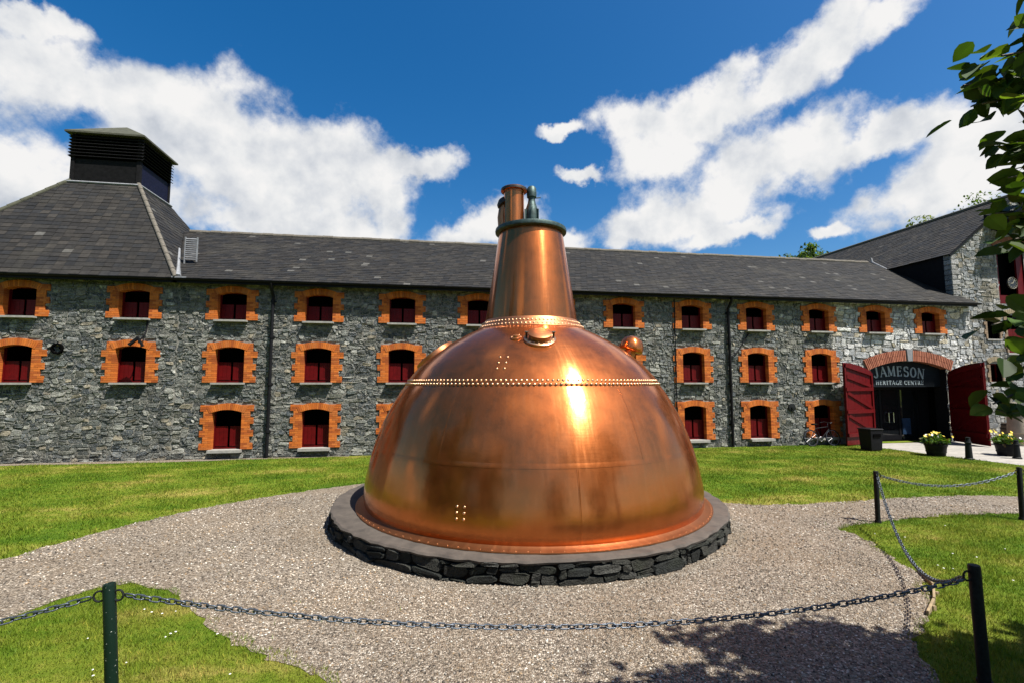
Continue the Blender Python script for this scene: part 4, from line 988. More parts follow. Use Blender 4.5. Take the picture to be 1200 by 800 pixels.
# ------------------------------------------------------------------ stone plinth and the copper still
PC = Vector((2.03, 10.40, 0)); PR = 3.91; PH = .28
pl = empty('stone_plinth', PC, 'low round dark stone plinth with a concrete cap under the copper still', 'plinth')
m = MB(); m.lathe([(PR - .03, 0), (PR - .03, PH), (PR - .25, PH)], PC, 96); core = m.build('core', M['soil'], pl)
pst = rubble(0, 2 * math.pi * PR, 0, PH, lambda s, z: False, (.13, .056), .35, 21, .004)
masonry(pst, lambda s, z, o: (PC.x + (PR + o) * math.cos(s / PR), PC.y + (PR + o) * math.sin(s / PR), z), lambda st: np.array([(.03, .033, .03), (.045, .048, .04), (.065, .065, .055), (.09, .09, .08)][int(st[3] * 997) % 4]) * (.8 + .5 * st[2]), M['plinth_stone'], core, 300, rest='small_stones', proud=(.02, .075))
g = random.Random(4); prof_n = 160; V, F = [], []
for k in range(prof_n):
    t = 2 * math.pi * k / prof_n; ro = PR + .055 + .012 * math.sin(9 * t) + g.uniform(-.03, .014)
    for rr, z in ((PR - .15, PH - .01), (ro - .01, PH + .0), (ro, PH + .03 + g.uniform(-.008, .004)), (ro - .03, PH + .052), (PR - .25, PH + .056 + g.uniform(-.004, .004)), (3.2, PH + .06), (2.9, PH + .06)):
        V.append((PC.x + rr * math.cos(t), PC.y + rr * math.sin(t), z))
for k in range(prof_n):
    for i in range(6): a, b = k * 7 + i, ((k + 1) % prof_n) * 7 + i; F.append((a, b, b + 1, a + 1))
m = MB(); m.add(V, F); m.build('cap', M['concrete'], pl, 35)

still = empty('copper_pot_still', STILL + Vector((0, 0, PH + .06)), 'huge polished copper pot still with riveted seams and tapering neck', 'still')
Z0 = PH + .062
PROF = [(.385, 3.425), (.43, 3.435), (.55, 3.445), (.7, 3.44), (.85, 3.42), (1.0, 3.39), (1.2, 3.345), (1.4, 3.29), (1.6, 3.225), (1.8, 3.15), (2.0, 3.065), (2.2, 2.965), (2.4, 2.85), (2.55, 2.75), (2.66, 2.665)]
UPPER = [(2.655, 2.675), (2.70, 2.655), (2.80, 2.585), (2.90, 2.505), (3.0, 2.415), (3.1, 2.31), (3.2, 2.19), (3.3, 2.06), (3.4, 1.92), (3.5, 1.76), (3.6, 1.58), (3.70, 1.385), (3.78, 1.215), (3.84, 1.10)]
PROF = [(z, r * .985) for z, r in PROF]; UPPER = [(z, r * .985) for z, r in UPPER]
def dense(P, n=4):
    z = np.array([p[0] for p in P]); r = np.array([p[1] for p in P]); out = []
    for i in range(len(P) - 1):
        p0, p1, p2, p3 = P[max(i - 1, 0)], P[i], P[i + 1], P[min(i + 2, len(P) - 1)]
        for k in range(n):
            t = k / n; h = lambda a, b, c, d: .5 * ((2 * b) + (-a + c) * t + (2 * a - 5 * b + 4 * c - d) * t * t + (-a + 3 * b - 3 * c + d) * t ** 3)
            out.append((h(p0[1], p1[1], p2[1], p3[1]), h(p0[0], p1[0], p2[0], p3[0])))
    out.append((P[-1][1], P[-1][0])); return out
m = MB(); m.lathe([(3.54, Z0), (3.54, Z0 + .018), (3.48, Z0 + .024), (3.42, Z0 + .03), (3.375, Z0 + .05)], STILL, 128); flg = m.build('base_flange', M['copper_dull'], still, 50)
m = MB(); m.lathe(dense(PROF), STILL, 192); m.build('pot', M['copper'], still, 50)
m = MB(); m.lathe([(2.64, 2.635)] + dense(UPPER), STILL, 192); m.build('shoulder', M['copper'], still, 50)
# lapped plate edges: one round the pot, several running up it
rr_at = lambda z: float(np.interp(z, [p[0] for p in PROF], [p[1] for p in PROF]))
m = MB(); m.lathe([(rr_at(1.44) + .0005, 1.44), (rr_at(1.442) + .005, 1.442), (rr_at(1.47) + .005, 1.47), (rr_at(1.52) + .0005, 1.52)], STILL, 192); m.build('plate_seam', M['copper'], still, 50)
FACE = math.atan2(-STILL.y, -STILL.x)
for deg, za, zb in ((-62, .42, 2.6), (-27, 1.5, 2.6), (12, .42, 1.43), (33, 1.5, 2.6), (66, .42, 2.6), (130, .42, 2.6), (-130, .42, 2.6)):
    t = FACE + R(deg); m = MB(); n = 24; vs = []
    for k in range(n + 1):
        z = za + (zb - za) * k / n; r = rr_at(z)
        for dt, o in ((-.0045, .0003), (-.0040, .0035), (.0, .004), (.006, .0003)): vs.append((STILL.x + (r + o) * math.cos(t + dt), STILL.y + (r + o) * math.sin(t + dt), z))
    m.add(vs, [(k * 4 + i, k * 4 + i + 1, k * 4 + i + 5, k * 4 + i + 4) for k in range(n) for i in range(3)]); m.build('plate_seam', M['copper'], still, 50)
NB, NT_ = 3.93, 5.95
m = MB(); m.lathe([(1.10, 3.835), (1.135, 3.80), (1.15, 3.81), (1.10, 3.87), (1.03, 3.95), (.995, 4.0), (.985, 4.0)], STILL, 96); collar = m.build('neck_collar', M['copper_dull'], still, 30)
m = MB(); m.lathe([(.995, 3.93), (.985, 4.02), (.70, 5.93), (.69, 5.96)], STILL, 128); m.build('neck', M['copper'], still, 50)
m = MB(); m.lathe([(.69, 5.93), (.755, 5.935), (.78, 5.95), (.785, 5.99), (.775, 6.03), (.74, 6.045), (.70, 6.04), (.001, 6.06)], STILL, 96); m.build('top_flange', M['bronze'], still, 40)
def dome_rivet(r):   # small domed head, local z outwards
    m = MB(); m.lathe([(r, 0), (r * .9, r * .38), (r * .55, r * .66), (.0005, r * .75)], n=8); return np.array(m.v), m.f
def ring_rivets(rows, r, parent, name='rivet_band', mat='rivet'):
    v, f = dome_rivet(r); mb = MB()
    for rad, z, n, nrm, ph in rows:
        for k in range(n):
            t = 2 * math.pi * (k + ph) / n; N_ = Vector((math.cos(t) * nrm[0], math.sin(t) * nrm[0], nrm[1])).normalized(); q = N_.to_track_quat('Z', 'Y').to_matrix()
            c = STILL + Vector((rad * math.cos(t), rad * math.sin(t), z)); mb.add([c + q @ Vector(p) for p in v], f)
    return mb.build(name, M[mat], parent, 60, kind='stuff')
ring_rivets([(2.632, 2.675, 190, (.8, .55), 0), (2.588, 2.737, 190, (.78, .6), .5)], .026, still)
ring_rivets([(1.123, 3.845, 84, (.75, .65), 0), (1.055, 3.925, 84, (.7, .72), .5)], .022, collar)
ring_rivets([(3.505, Z0 + .022, 130, (.1, 1), 0)], .010, flg, 'rivet_band', 'copper_dull')
# fittings on the shoulder
FACE = math.atan2(-STILL.y, -STILL.x)         # bearing from the still to the terrace side
def shoulder_frame(deg, z):
    """point and outward normal on the shoulder, deg to the right of the front as one faces it"""
    zs = [p[0] for p in UPPER]; rs = [p[1] for p in UPPER]; r = float(np.interp(z, zs, rs)); r2 = float(np.interp(z + .05, zs, rs)); r1 = float(np.interp(z - .05, zs, rs))
    t = FACE + R(deg); rad = Vector((math.cos(t), math.sin(t), 0)); tz = Vector((0, 0, .1)) + rad * (r2 - r1); side = Vector((-math.sin(t), math.cos(t), 0)); nrm = side.cross(tz).normalized()
    if nrm.dot(rad) < 0: nrm = -nrm
    return STILL + rad * r + Vector((0, 0, z)), nrm, side
def bolts(parent, c, nrm, rad, n, r=.018, mat='rivet'):
    v, f = dome_rivet(r); q = nrm.to_track_quat('Z', 'Y').to_matrix(); mb = MB()
    for k in range(n):
        t = 2 * math.pi * k / n; cc = c + q @ Vector((rad * math.cos(t), rad * math.sin(t), 0)); mb.add([cc + q @ Vector(p) for p in v], f)
    mb.build('bolt_ring', M[mat], parent, 60, kind='stuff')
c, nrm, side = shoulder_frame(5, 3.47)
up_ = (nrm * .95 + Vector((0, 0, .05))).normalized()
m = MB(); m.lathe([(.29, -.04), (.29, .02), (.275, .03), (.18, .03)], c, 32, up_); mh = m.build('manhole', M['rivet'], still, 40)
bolts(mh, c + up_ * .03, up_, .245, 18, .018)
m = MB(); m.lathe([(.20, .0), (.20, .09), (.22, .10), (.225, .125), (.19, .14), (.10, .148), (.001, .15)], c, 32, up_); m.build('lid', M['copper_dull'], mh, 40)
for s in (-1, 1):
    m = MB(); b0 = c + side * .245 * s + up_ * .02; m.tube([b0, b0 + up_ * .12], .018, 8); m.tube([b0 + up_ * .12 - side * .03, b0 + up_ * .12 + side * .03], .014, 8); m.build('clamp', M['darkbronze'], mh, 40)
c, nrm, side = shoulder_frame(-9, 3.50)
m = MB(); m.lathe([(.10, -.03), (.10, .015), (.06, .02), (.055, .05), (.001, .055)], c, 24, (nrm + Vector((0, 0, .4))).normalized()); fit = m.build('capped_fitting', M['copper_dull'], still, 40)
bolts(fit, c + nrm * .015, nrm, .085, 6, .018)
def rivet_patch(deg, z, zs=None, cols=2, rows=3, dx=.13, dz=.10):
    v, f = dome_rivet(.022); mb = MB()
    for i in range(cols):
        for j in range(rows):
            zz = z + (j - 1) * dz
            if zs is None: c, nrm, side = shoulder_frame(deg, zz)
            else:
                r = float(np.interp(zz, [p[0] for p in PROF], [p[1] for p in PROF])); t = FACE + R(deg); nrm = Vector((math.cos(t), math.sin(t), .08)).normalized(); side = Vector((-math.sin(t), math.cos(t), 0)); c = STILL + Vector((math.cos(t) * r, math.sin(t) * r, zz))
            c = c + side * (i - .5) * dx; q = nrm.to_track_quat('Z', 'Y').to_matrix(); mb.add([c + q @ Vector(p) for p in v], f)
    mb.build('rivet_patch', M['rivet'], still, 60, kind='stuff')
rivet_patch(-12, 3.03); rivet_patch(-18, .80, 1, dz=.085, dx=.12)
# riveted manway frame on the far left, domed relief valve on the far right
c, nrm, side = shoulder_frame(-88, 3.27)
m = MB(); m.lathe([(.46, -.10), (.46, .035), (.45, .045), (.34, .045), (.33, .03), (.001, .03)], c, 48, nrm); mw = m.build('manway', M['copper_dull'], still, 40)
bolts(mw, c + nrm * .045, nrm, .40, 26, .022)
c, nrm, side = shoulder_frame(106, 3.12)
m = MB(); m.lathe([(.26, -.04), (.26, .03), (.13, .05), (.12, .30), (.13, .34)], c, 32, (nrm + Vector((0, 0, 1.2))).normalized()); rvv = m.build('relief_valve', M['copper_dull'], still, 40)
a_ = (nrm + Vector((0, 0, 1.2))).normalized(); bolts(rvv, c + nrm * .03, nrm, .22, 12, .02)
m = MB(); m.lathe([(.001, .30), (.23, .29), (.265, .31), (.27, .36), (.25, .48), (.20, .57), (.11, .63), (.001, .65)], c, 32, a_); m.build('dome', M['copper'], rvv, 60)
# head fittings: vapour pipe with side elbow, and a bronze valve
rc = Vector((RT.x, RT.y, 0)).normalized(); bk = Vector((-rc.y, rc.x, 0))
pc = STILL + rc * -.37
m = MB(); m.lathe([(.225, 6.04), (.222, 6.86), (.235, 6.865), (.235, 6.90), (.285, 6.91), (.29, 6.96), (.27, 6.975), (.21, 6.975), (.20, 6.9)], pc, 48); vp = m.build('vapour_pipe', M['copper'], still, 40)
m = MB(); m.lathe([(.29, 6.9055), (.292, 6.93), (.29, 6.958)], pc, 48); m.build('pipe_rim', M['darkbronze'], vp, 40)
e0 = pc + bk * .1 - rc * .12
m = MB(); m.tube([e0 + Vector((0, 0, 6.05)) - rc * .12, e0 + Vector((0, 0, 6.35)) - rc * .15, e0 + Vector((0, 0, 6.60)) - rc * .12, e0 + Vector((0, 0, 6.74)) + rc * .05], [.11, .10, .10, .10], 16); el = m.build('elbow', M['copper_dull'], vp, 60)
m = MB(); m.lathe([(.001, .12), (.09, .10), (.17, .03), (.185, -.03), (.15, -.05), (.001, -.05)], e0 + Vector((0, 0, 6.70)) - rc * .10, 24, Vector((-.5 * rc.x, -.5 * rc.y, .8))); m.build('hood', M['darkbronze'], el, 50)
vc = STILL + rc * .02 - bk * .05
m = MB(); m.lathe([(.20, 6.05), (.20, 6.08), (.13, 6.12), (.14, 6.30), (.13, 6.50), (.09, 6.62), (.075, 6.70), (.085, 6.76)], vc, 24); vv = m.build('valve', M['bronze'], still, 40)
m = MB(); m.lathe([(.075, 6.74), (.105, 6.76), (.11, 6.84), (.10, 6.96), (.07, 7.0), (.001, 7.01)], vc, 24); m.build('bonnet', M['bronze'], vv, 40)
for k in range(6):
    t = k * math.pi / 3 + .3; d = Vector((math.cos(t), math.sin(t), 0)); m = MB(); m.obox(vc + d * .14 + Vector((0, 0, 6.27)), d * .035, d.cross(Vector((0, 0, 1))) * .014, (0, 0, .20)); m.build('rib', M['bronze'], vv)
m = MB(); m.tube([vc + Vector((0, 0, 6.74)), vc + rc * .20 + Vector((0, 0, 6.755))], .012, 6); m.build('lever', M['bronze'], vv)

# ------------------------------------------------------------------ posts and chains
def post(base, height, r, lean, mat, label, rings=()):
    p = empty('chain_post', base, label, 'post', 'posts carrying the chain')
    b, t = Vector(base), Vector(base) + Vector((lean[0], lean[1], height))
    m = MB(); m.tube([b - Vector((0, 0, .02)), b.lerp(t, .5), b.lerp(t, .985), t], [r, r, r, r * .9], 14); m.build('shaft', mat, p, 40)
    m = MB(); m.tube([b, b + Vector((0, 0, .05))], [r * 1.35, r * 1.2], 14); m.build('collar', mat, p, 40)
    for d in rings:
        c = b.lerp(t, .91) + Vector(d) * (r + .025); m = MB(); q = Vector(d); m.tube([c + q * .04 * math.cos(a) + Vector((0, 0, 1)) * .042 * math.sin(a) for a in np.linspace(0, 2 * math.pi, 13)[:-1]], .0085, 6, closed=True); m.build('eye_ring', M['iron'], p, 50)
    return b.lerp(t, .905)
P1 = post((-2.52, 4.61, 0), 1.05, .046, (-.09, .0, 0), M['postgreen'], 'dark green chain post with chipped white specks on the grass beside the gravel path', ((.99, -.1, 0), (-.99, -.1, 0)))
P2 = post((4.91, 3.81, 0), 1.045, .048, (-.02, 0, 0), M['iron'], 'thick black chain post at the tree shadow by the edge of the gravel', ((-.98, .1, 0),))
P3 = post((8.53, 8.31, 0), .98, .044, (.02, 0, 0), M['iron'], 'black chain post on the lawn tip where the gravel paths meet', ((.99, 0, 0), (-.6, -.7, 0)))
P4 = post((11.52, 8.02, 0), 1.02, .044, (.03, 0, 0), M['iron'], 'black chain post farther along the side path behind the hanging leaves', ((-.99, 0, 0), (.99, -.1, 0)))
P0 = Vector((-6.3, 3.5, .95)); P5 = Vector((15.2, 6.2, .88))
post((-6.3, 3.5, 0), 1.05, .046, (0, 0, 0), M['postgreen'], 'dark green chain post at the outer end of the left chain', ((.9, .3, 0),))
lm = MB(); L_, W_, wr = .044, .020, .0068
pts = [(L_ - .02 + .02 * math.cos(a), W_ * math.sin(a), 0) for a in np.linspace(-math.pi / 2, math.pi / 2, 6)] + [(-(L_ - .02) + .02 * math.cos(a), W_ * math.sin(a), 0) for a in np.linspace(math.pi / 2, 1.5 * math.pi, 6)]
lm.tube(pts, wr, 6, closed=True); link_me = bpy.data.meshes.new('link'); link_me.from_pydata(lm.v, [], lm.f); link_me.polygons.foreach_set('use_smooth', [True] * len(link_me.polygons)); link_me.materials.append(M['chain'])
PITCHL = .066
def chain(a, b, sag, label, skew=0.0, scale=1.0):
    c = empty('chain', (a + b) / 2 - Vector((0, 0, sag)), label, 'chain', 'chains between the posts'); n = 400; off = wloc(c)
    P = [a.lerp(b, t) - Vector((0, 0, sag * 4 * t * (1 - t) * (1 + skew * (t - .5)))) for t in np.linspace(0, 1, n + 1)]
    acc = [0]
    for i in range(n): acc.append(acc[-1] + (P[i + 1] - P[i]).length)
    k = 0; pit = PITCHL * scale; s = pit * .5
    while s < acc[-1]:
        i = int(np.searchsorted(acc, s)); p = P[min(i, n)]; d = (P[min(i + 1, n)] - P[max(i - 1, 0)]).normalized()
        q = d.to_track_quat('X', 'Z').to_matrix() @ Matrix.Rotation((R(38) if k % 2 else R(-52)) + random.uniform(-.25, .25), 3, 'X')
        o = link('link', link_me, None, c, p - off); o.rotation_euler = q.to_euler(); o.scale = (scale,) * 3; s += pit; k += 1
EY_ = lambda p, d: p + Vector(d)
chain(EY_(P0, (.1, .03, 0)), EY_(P1, (-.12, 0, 0)), .16, 'heavy grey steel chain running off from the dark green post over the grass')
chain(EY_(P1, (.12, 0, 0)), EY_(P2, (-.11, .01, -.03)), .33, 'long sagging steel chain strung across the gravel in front of the still', .15)
chain(EY_(P2, (-.02, .08, -.03)), EY_(P3, (-.04, -.07, 0)), .66, 'slack dark chain drooping almost to the grass along the lawn edge')
chain(EY_(P3, (.11, 0, 0)), EY_(P4, (-.11, 0, 0)), .23, 'chain hung between two black posts across the side path')
chain(EY_(P4, (.11, -.02, 0)), P5, .25, 'chain leading away from the farther black post along the side path')
post((15.2, 6.2, 0), .98, .044, (0, 0, 0), M['iron'], 'black chain post at the far end of the side path', ((-.9, .4, 0),))
# edging round the tongue of lawn
for a, b, lb in (((6.92, 6.13), (6.55, 5.62), 'weathered timber edging board under the slack chain'), ((6.53, 5.60), (6.14, 5.27), 'weathered timber edging board at the bend of the gravel edge'), ((6.11, 5.25), (5.70, 4.98), 'weathered timber edging board next to the tree shadow')):
    e = empty('edging_board', (a[0], a[1], 0), lb, 'edging', 'timber edging along the lawn'); a, b = Vector((*a, 0)), Vector((*b, 0)); d = (b - a); n_ = Vector((-d.y, d.x, 0)).normalized()
    m = MB(); m.obox((a + b) / 2 + Vector((0, 0, .025)), d / 2, n_ * .014, (0, 0, .04)); bevel(m.build('board', M['edging'], e), .005)
    m = MB(); p = a.lerp(b, .5) + n_ * .03; m.box(p.x - .02, p.x + .02, p.y - .012, p.y + .012, -.05, .055); m.build('peg', M['edging'], e)

# ------------------------------------------------------------------ foliage helpers
def leaf_mesh(name, pts, nrm, dirs, size, cols, wide=.55, fine=False):
    """oval leaves folded along the midrib; fine ones carry more outline points and a curl"""
    n = len(pts); d = dirs / np.linalg.norm(dirs, axis=1, keepdims=True); s = np.cross(nrm, d); s /= np.linalg.norm(s, axis=1, keepdims=True) + 1e-9; u = np.cross(d, s)
    L = size[:, None]; w = L * wide * .5
    prof = [(.12, .55), (.36, 1.0), (.62, .92), (.84, .5)] if fine else [(.30, 1.0), (.72, .8)]; m = len(prof)
    curl = rng.uniform(-.05, .28, (n, 1)) if fine else .12
    P = lambda t, k: pts + d * L * t + s * w * k + u * L * ((.07 if not fine else .10) * abs(k) - curl * t * t)
    V = np.stack([P(0, 0)] + [P(t, -k) for t, k in prof] + [P(1, 0)] + [P(t, k) for t, k in prof[::-1]], 1).reshape(-1, 3); q = 2 * m + 2; base = (np.arange(n) * q)[:, None]
    F = np.concatenate([np.array([[0] + list(range(m + 1, 0, -1))]) + base, np.array([[0] + list(range(q - 1, m, -1))]) + base])
    return mesh_np(name, V, F, np.repeat(cols, q, 0))
def rand_unit(n, g):
    v = g.normal(size=(n, 3)); return v / np.linalg.norm(v, axis=1, keepdims=True)
def tree(base, height, crown_r, label, seed, trunk_r=.22, nleaf=6000, leaf=.22, pal=((.03, .06, .012), (.05, .095, .018), (.075, .12, .022)), name='tree', crown_base=.35, limbs=9, group=None):
    g = np.random.default_rng(seed); gr = random.Random(seed); root = empty(name, base, label, 'tree', group); b = Vector(base); m = MB()
    top = b + Vector((gr.uniform(-.3, .3), gr.uniform(-.3, .3), height * .8)); m.tube([b - Vector((0, 0, .1)), b + Vector((0, 0, height * .02)), b.lerp(top, .35), b.lerp(top, .7), top], [trunk_r * 1.5, trunk_r * 1.1, trunk_r * .8, trunk_r * .5, trunk_r * .15], 10)
    tips = [top]
    for k in range(limbs):
        t = crown_base + (.95 - crown_base) * k / limbs; p = b.lerp(top, t); a = k * 2.4 + gr.uniform(-.3, .3); L = crown_r * (1.05 - .55 * abs(t - .55)) * gr.uniform(.7, 1.0)
        q = p + Vector((math.cos(a) * L, math.sin(a) * L, L * gr.uniform(.25, .7))); mid = p.lerp(q, .5) + Vector((0, 0, .1 * L)); m.tube([p, mid, q], [trunk_r * .4, trunk_r * .22, .02], 7); tips.append(q); tips.append(mid)
        for j in range(2): tips.append(mid + Vector((gr.uniform(-1, 1), gr.uniform(-1, 1), gr.uniform(-.2, .9))) * crown_r * .38)
    m.build('trunk', M['bark'], root, 60)
    tp = np.array([tuple(t) for t in tips]); nc = len(tp) * 3; cl = tp[g.integers(0, len(tp), nc)] + rand_unit(nc, g) * crown_r * g.uniform(.05, .42, (nc, 1)); cr = crown_r * g.uniform(.10, .26, nc)
    k = g.integers(0, nc, nleaf); u = rand_unit(nleaf, g); pts = cl[k] + u * cr[k][:, None] * g.uniform(.35, 1, (nleaf, 1)) ** .5 * np.array([1, 1, .75])
    nr = u * .6 + np.array([0, 0, .8]) + rand_unit(nleaf, g) * .5; di = rand_unit(nleaf, g) + np.array([0, 0, -.3]); ctone = g.uniform(.7, 1.3, nc)
    cols = np.array(pal)[g.integers(0, len(pal), nleaf)] * ctone[k][:, None] * g.uniform(.8, 1.2, (nleaf, 1))
    link('crown', leaf_mesh('crown', pts - np.array(base), nr, di, leaf * g.uniform(.6, 1.3, nleaf), cols), M['leaf'], root)
    return root
tree((35.9, 41, 0), 18.8, 3.6, 'leafy green tree top showing above the long slate roof', 31, .3, 8000, .34)
tree((57, 45, 0), 25.2, 6.0, 'broad green tree top behind the gable house roof', 32, .4, 15000, .42, ((.05, .08, .02), (.08, .11, .025), (.10, .13, .03)))
tree((66, 46, 0), 29.5, 7.0, 'tall tree crown rising beyond the gable house ridge', 33, .4, 6000, .35)
# the garden trees on the visitors' side, mirrored in the copper
for i, (x, y, h, r, lb) in enumerate(((-10.8, 4.2, 11, 4.0, 'round leafy tree mirrored dark in the left of the copper'), (-13, -1, 10, 3.6, 'tall leafy tree mirrored near the left rim of the copper'), (-9.5, -6.0, 11, 4.2, 'spreading leafy tree mirrored left of the copper middle'), (3, -24, 11, 4.2, 'distant leafy tree mirrored small in the middle of the copper'), (14, -13, 10, 4.0, 'dense leafy tree mirrored in the right of the copper'))):
    tree((x, y, 0), h, r, lb, 40 + i, .25, 7500, .46, crown_base=.08)
# the tree leaning in from the right: its shade falls over the gravel corner
near = empty('overhanging_tree', (8.0, .9, 0), 'big leaved green tree overhanging the path corner with drooping branches', 'tree')
def near_tree():
    g = np.random.default_rng(77); gr = random.Random(77); m = MB(); b = Vector((8.0, .9, 0))
    m.tube([b - Vector((0, 0, .1)), b + Vector((-.05, .05, .5)), b + Vector((-.15, .1, 2.2)), b + Vector((-.4, .2, 4.2)), b + Vector((-.6, .3, 6.5))], [.26, .2, .17, .13, .05], 12)
    trunk_at = lambda z: b + Vector((-.06 * z - .02, .045 * z, z))
    tips = []; r_u = lambda a, c: gr.uniform(a, c)
    def branch(p, q, r0, droop, sub=4):
        mid = p.lerp(q, .5) + Vector((0, 0, droop)); m.tube([p, p.lerp(mid, .6) + Vector((0, 0, droop * .3)), mid.lerp(q, .5), q], [r0, r0 * .7, r0 * .45, .008], 7)
        for j in range(sub):
            s = mid.lerp(q, r_u(-.3, .95)); e = s + Vector((r_u(-.6, .6), r_u(-.6, .6), r_u(-.5, .35))); m.tube([s, s.lerp(e, .5) + Vector((0, 0, .05)), e], [.014, .010, .004], 5); tips.append((s, e))
        tips.append((mid, q))
    # canopy that throws the shade (towards the sun from the gravel corner)
    for k in range(400):
        gx = r_u(1.45, 8.2); gy = r_u(.6, 4.55 if gx < 4.4 else 3.9); z = r_u(4.6, 7.2)
        x, y = gx + .448 * z, gy - .326 * z
        if math.atan2(x, y) < R(60.5): continue
        branch(trunk_at(r_u(2.6, 5.8)), Vector((x, y, z)), .03, .25, 4)
    # drooping branches that reach past the path
    ends = [((4.4, 2.2, 4.5), (2.45, 1.72, 3.96), 3), ((4.5, 2.3, 4.6), (2.50, 1.68, 4.06), 3), ((4.6, 2.3, 4.7), (2.27, 1.66, 3.99), 3), ((4.5, 2.2, 4.8), (2.40, 1.60, 4.10), 3), ((4.4, 2.1, 5.2), (2.30, 1.42, 4.22), 2), ((4.5, 2.4, 4.3), (2.72, 1.83, 3.84), 3), ((4.6, 2.5, 4.1), (2.78, 1.87, 3.70), 5), ((4.7, 2.6, 3.8), (2.90, 2.02, 3.58), 5), ((4.6, 2.6, 3.7), (2.98, 2.0, 3.44), 4), ((4.8, 2.8, 3.2), (3.12, 2.24, 3.02), 2), ((4.7, 2.7, 3.0), (3.0, 2.1, 2.73), 4), ((4.6, 2.6, 2.8), (3.1, 2.25, 2.58), 4), ((4.6, 2.6, 2.7), (3.2, 2.18, 2.46), 4)]
    L = []
    for s, e, nsub in ends:
        s, e = Vector(s), Vector(e); m.tube([trunk_at(s.z - .6), s.lerp(trunk_at(s.z - .6), .4), s, s.lerp(e, .55) + Vector((0, 0, .06)), e], [.03, .026, .02, .012, .004], 6); d = (e - s)
        for j in range(66 if e.z > 3.3 else 34):
            t = gr.uniform(.30, 1.0); p = s.lerp(e, t) + Vector((0, 0, .05 * math.sin(3 * t))); a = gr.uniform(0, 6.28); L.append((p + Vector((gr.gauss(0, .05), gr.gauss(0, .05), gr.gauss(0, .06))), Vector((math.cos(a), math.sin(a) * .7, gr.uniform(-.9, .3))) + d.normalized() * .5))
    m.build('trunk', M['bark'], near, 60)
    pts, dirs, size = [], [], []
    for s, e in tips:
        for j in range(26):
            t = gr.uniform(.1, 1.05); p = s.lerp(e, t) + Vector((gr.gauss(0, .10), gr.gauss(0, .10), gr.gauss(0, .08)))
            if math.atan2(p.x, p.y) < R(59): continue
            pts.append(tuple(p)); dirs.append((gr.gauss(0, 1), gr.gauss(0, 1), gr.uniform(-.8, .2))); size.append(gr.uniform(.10, .20))
    for p, d in L: pts.append(tuple(p)); dirs.append(tuple(d)); size.append(gr.uniform(.07, .145))
    pts, dirs, size = np.array(pts), np.array(dirs), np.array(size); n = len(pts)
    nr = np.array([0, 0, 1.0]) + rand_unit(n, g) * .75; cols = np.array([(.03, .07, .012), (.05, .10, .016), (.075, .13, .02)])[g.integers(0, 3, n)]
    link('crown', leaf_mesh('crown', pts - np.array((8.0, .9, 0)), nr, dirs, size, cols * g.uniform(.28, 1.15, (n, 1)), .74, True), M['nearleaf'], near)
near_tree()

# ------------------------------------------------------------------ things by the entrance
def tub(loc, label, seed, r=.34, h=.44):
    t = empty('flower_tub', loc, label, 'planter', 'flower tubs by the entrance'); b = Vector(loc); g = np.random.default_rng(seed)
    m = MB(); m.lathe([(r * .78, .012), (r * .80, .03), (r, h), (r * 1.03, h), (r * 1.03, h - .05), (r * .93, h - .04), (.01, h - .05)], b, 28, cap0=True); m.build('barrel', M['dark'], t, 35)
    for z, k in ((.14, .85), (.36, .96)): m = MB(); m.lathe([(r * k, z), (r * k + .012, z), (r * k + .018, z + .04), (r * k + .005, z + .04)], b, 28); m.build('hoop', M['iron'], t, 35)
    m = MB(); m.lathe([(r * .9, h - .03), (.01, h + .02)], b, 20); m.build('soil', M['soil'], t)
    n = 420; a = g.uniform(0, 6.28, n); rr = np.sqrt(g.random(n)) * r * 1.1; zz = h + .02 + g.random(n) * .34 * (1 - .6 * rr / r)
    P = np.stack([rr * np.cos(a), rr * np.sin(a), zz], -1); cols = np.array([(.04, .09, .015), (.07, .13, .02), (.10, .07, .03)])[g.choice(3, n, p=[.5, .35, .15])]
    link('foliage', leaf_mesh('foliage', P, rand_unit(n, g) + np.array([0, 0, .8]), rand_unit(n, g) + np.array([0, 0, .3]), g.uniform(.07, .16, n), cols), M['leaf'], t)
    for k in range(15):
        p = b + Vector((g.normal(0, .2), g.normal(0, .2), h + .2 + g.random() * .24)); d = Vector((g.normal(0, .4), -1 + g.normal(0, .4), .7)).normalized(); m = MB(); rr_ = g.uniform(.035, .065); m.lathe([(.002, .012), (rr_ * .5, .0), (rr_, .02), (rr_ * .9, .024), (.003, .016)], p, 10, d); m.build('flower', M['yellow'] if k < 12 else M['white_petal'], t, 40)
    return t
tub((18.42, 15.35, .005), 'black barrel planter with yellow flowers beside the iron bollard', 1)
tub((21.05, 14.95, .005), 'black barrel planter with yellow flowers near the leafy branches', 2)
def bollard(loc, label, h=.78):
    t = empty('bollard', loc, label, 'bollard', 'iron bollards on the forecourt'); b = Vector(loc)
    m = MB(); m.lathe([(.13, 0), (.13, .04), (.105, .06), (.085, h * .72)], b, 20, cap0=True); m.build('shaft', M['iron'], t, 35)
    m = MB(); m.lathe([(.085, h * .72), (.105, h * .74), (.105, h * .78), (.075, h * .80), (.07, h * .9), (.055, h * .93)], b, 20); m.build('neck', M['iron'], t, 35)
    m = MB(); m.lathe([(.055, h * .93), (.075, h * .95), (.07, h * .985), (.03, h), (.001, h)], b, 20); m.build('cap', M['iron'], t, 50)
bollard((18.66, 14.42, .005), 'black iron bollard at the lawn edge in front of the dark door leaf')
bollard((20.55, 14.30, .005), 'black iron bollard in front of the farther flower tub', .66)
bn = empty('litter_bin', (17.3, 16.95, 0), 'square black litter bin standing before the red door leaf', 'bin'); m = MB(); c = Vector((17.3, 16.95, 0))
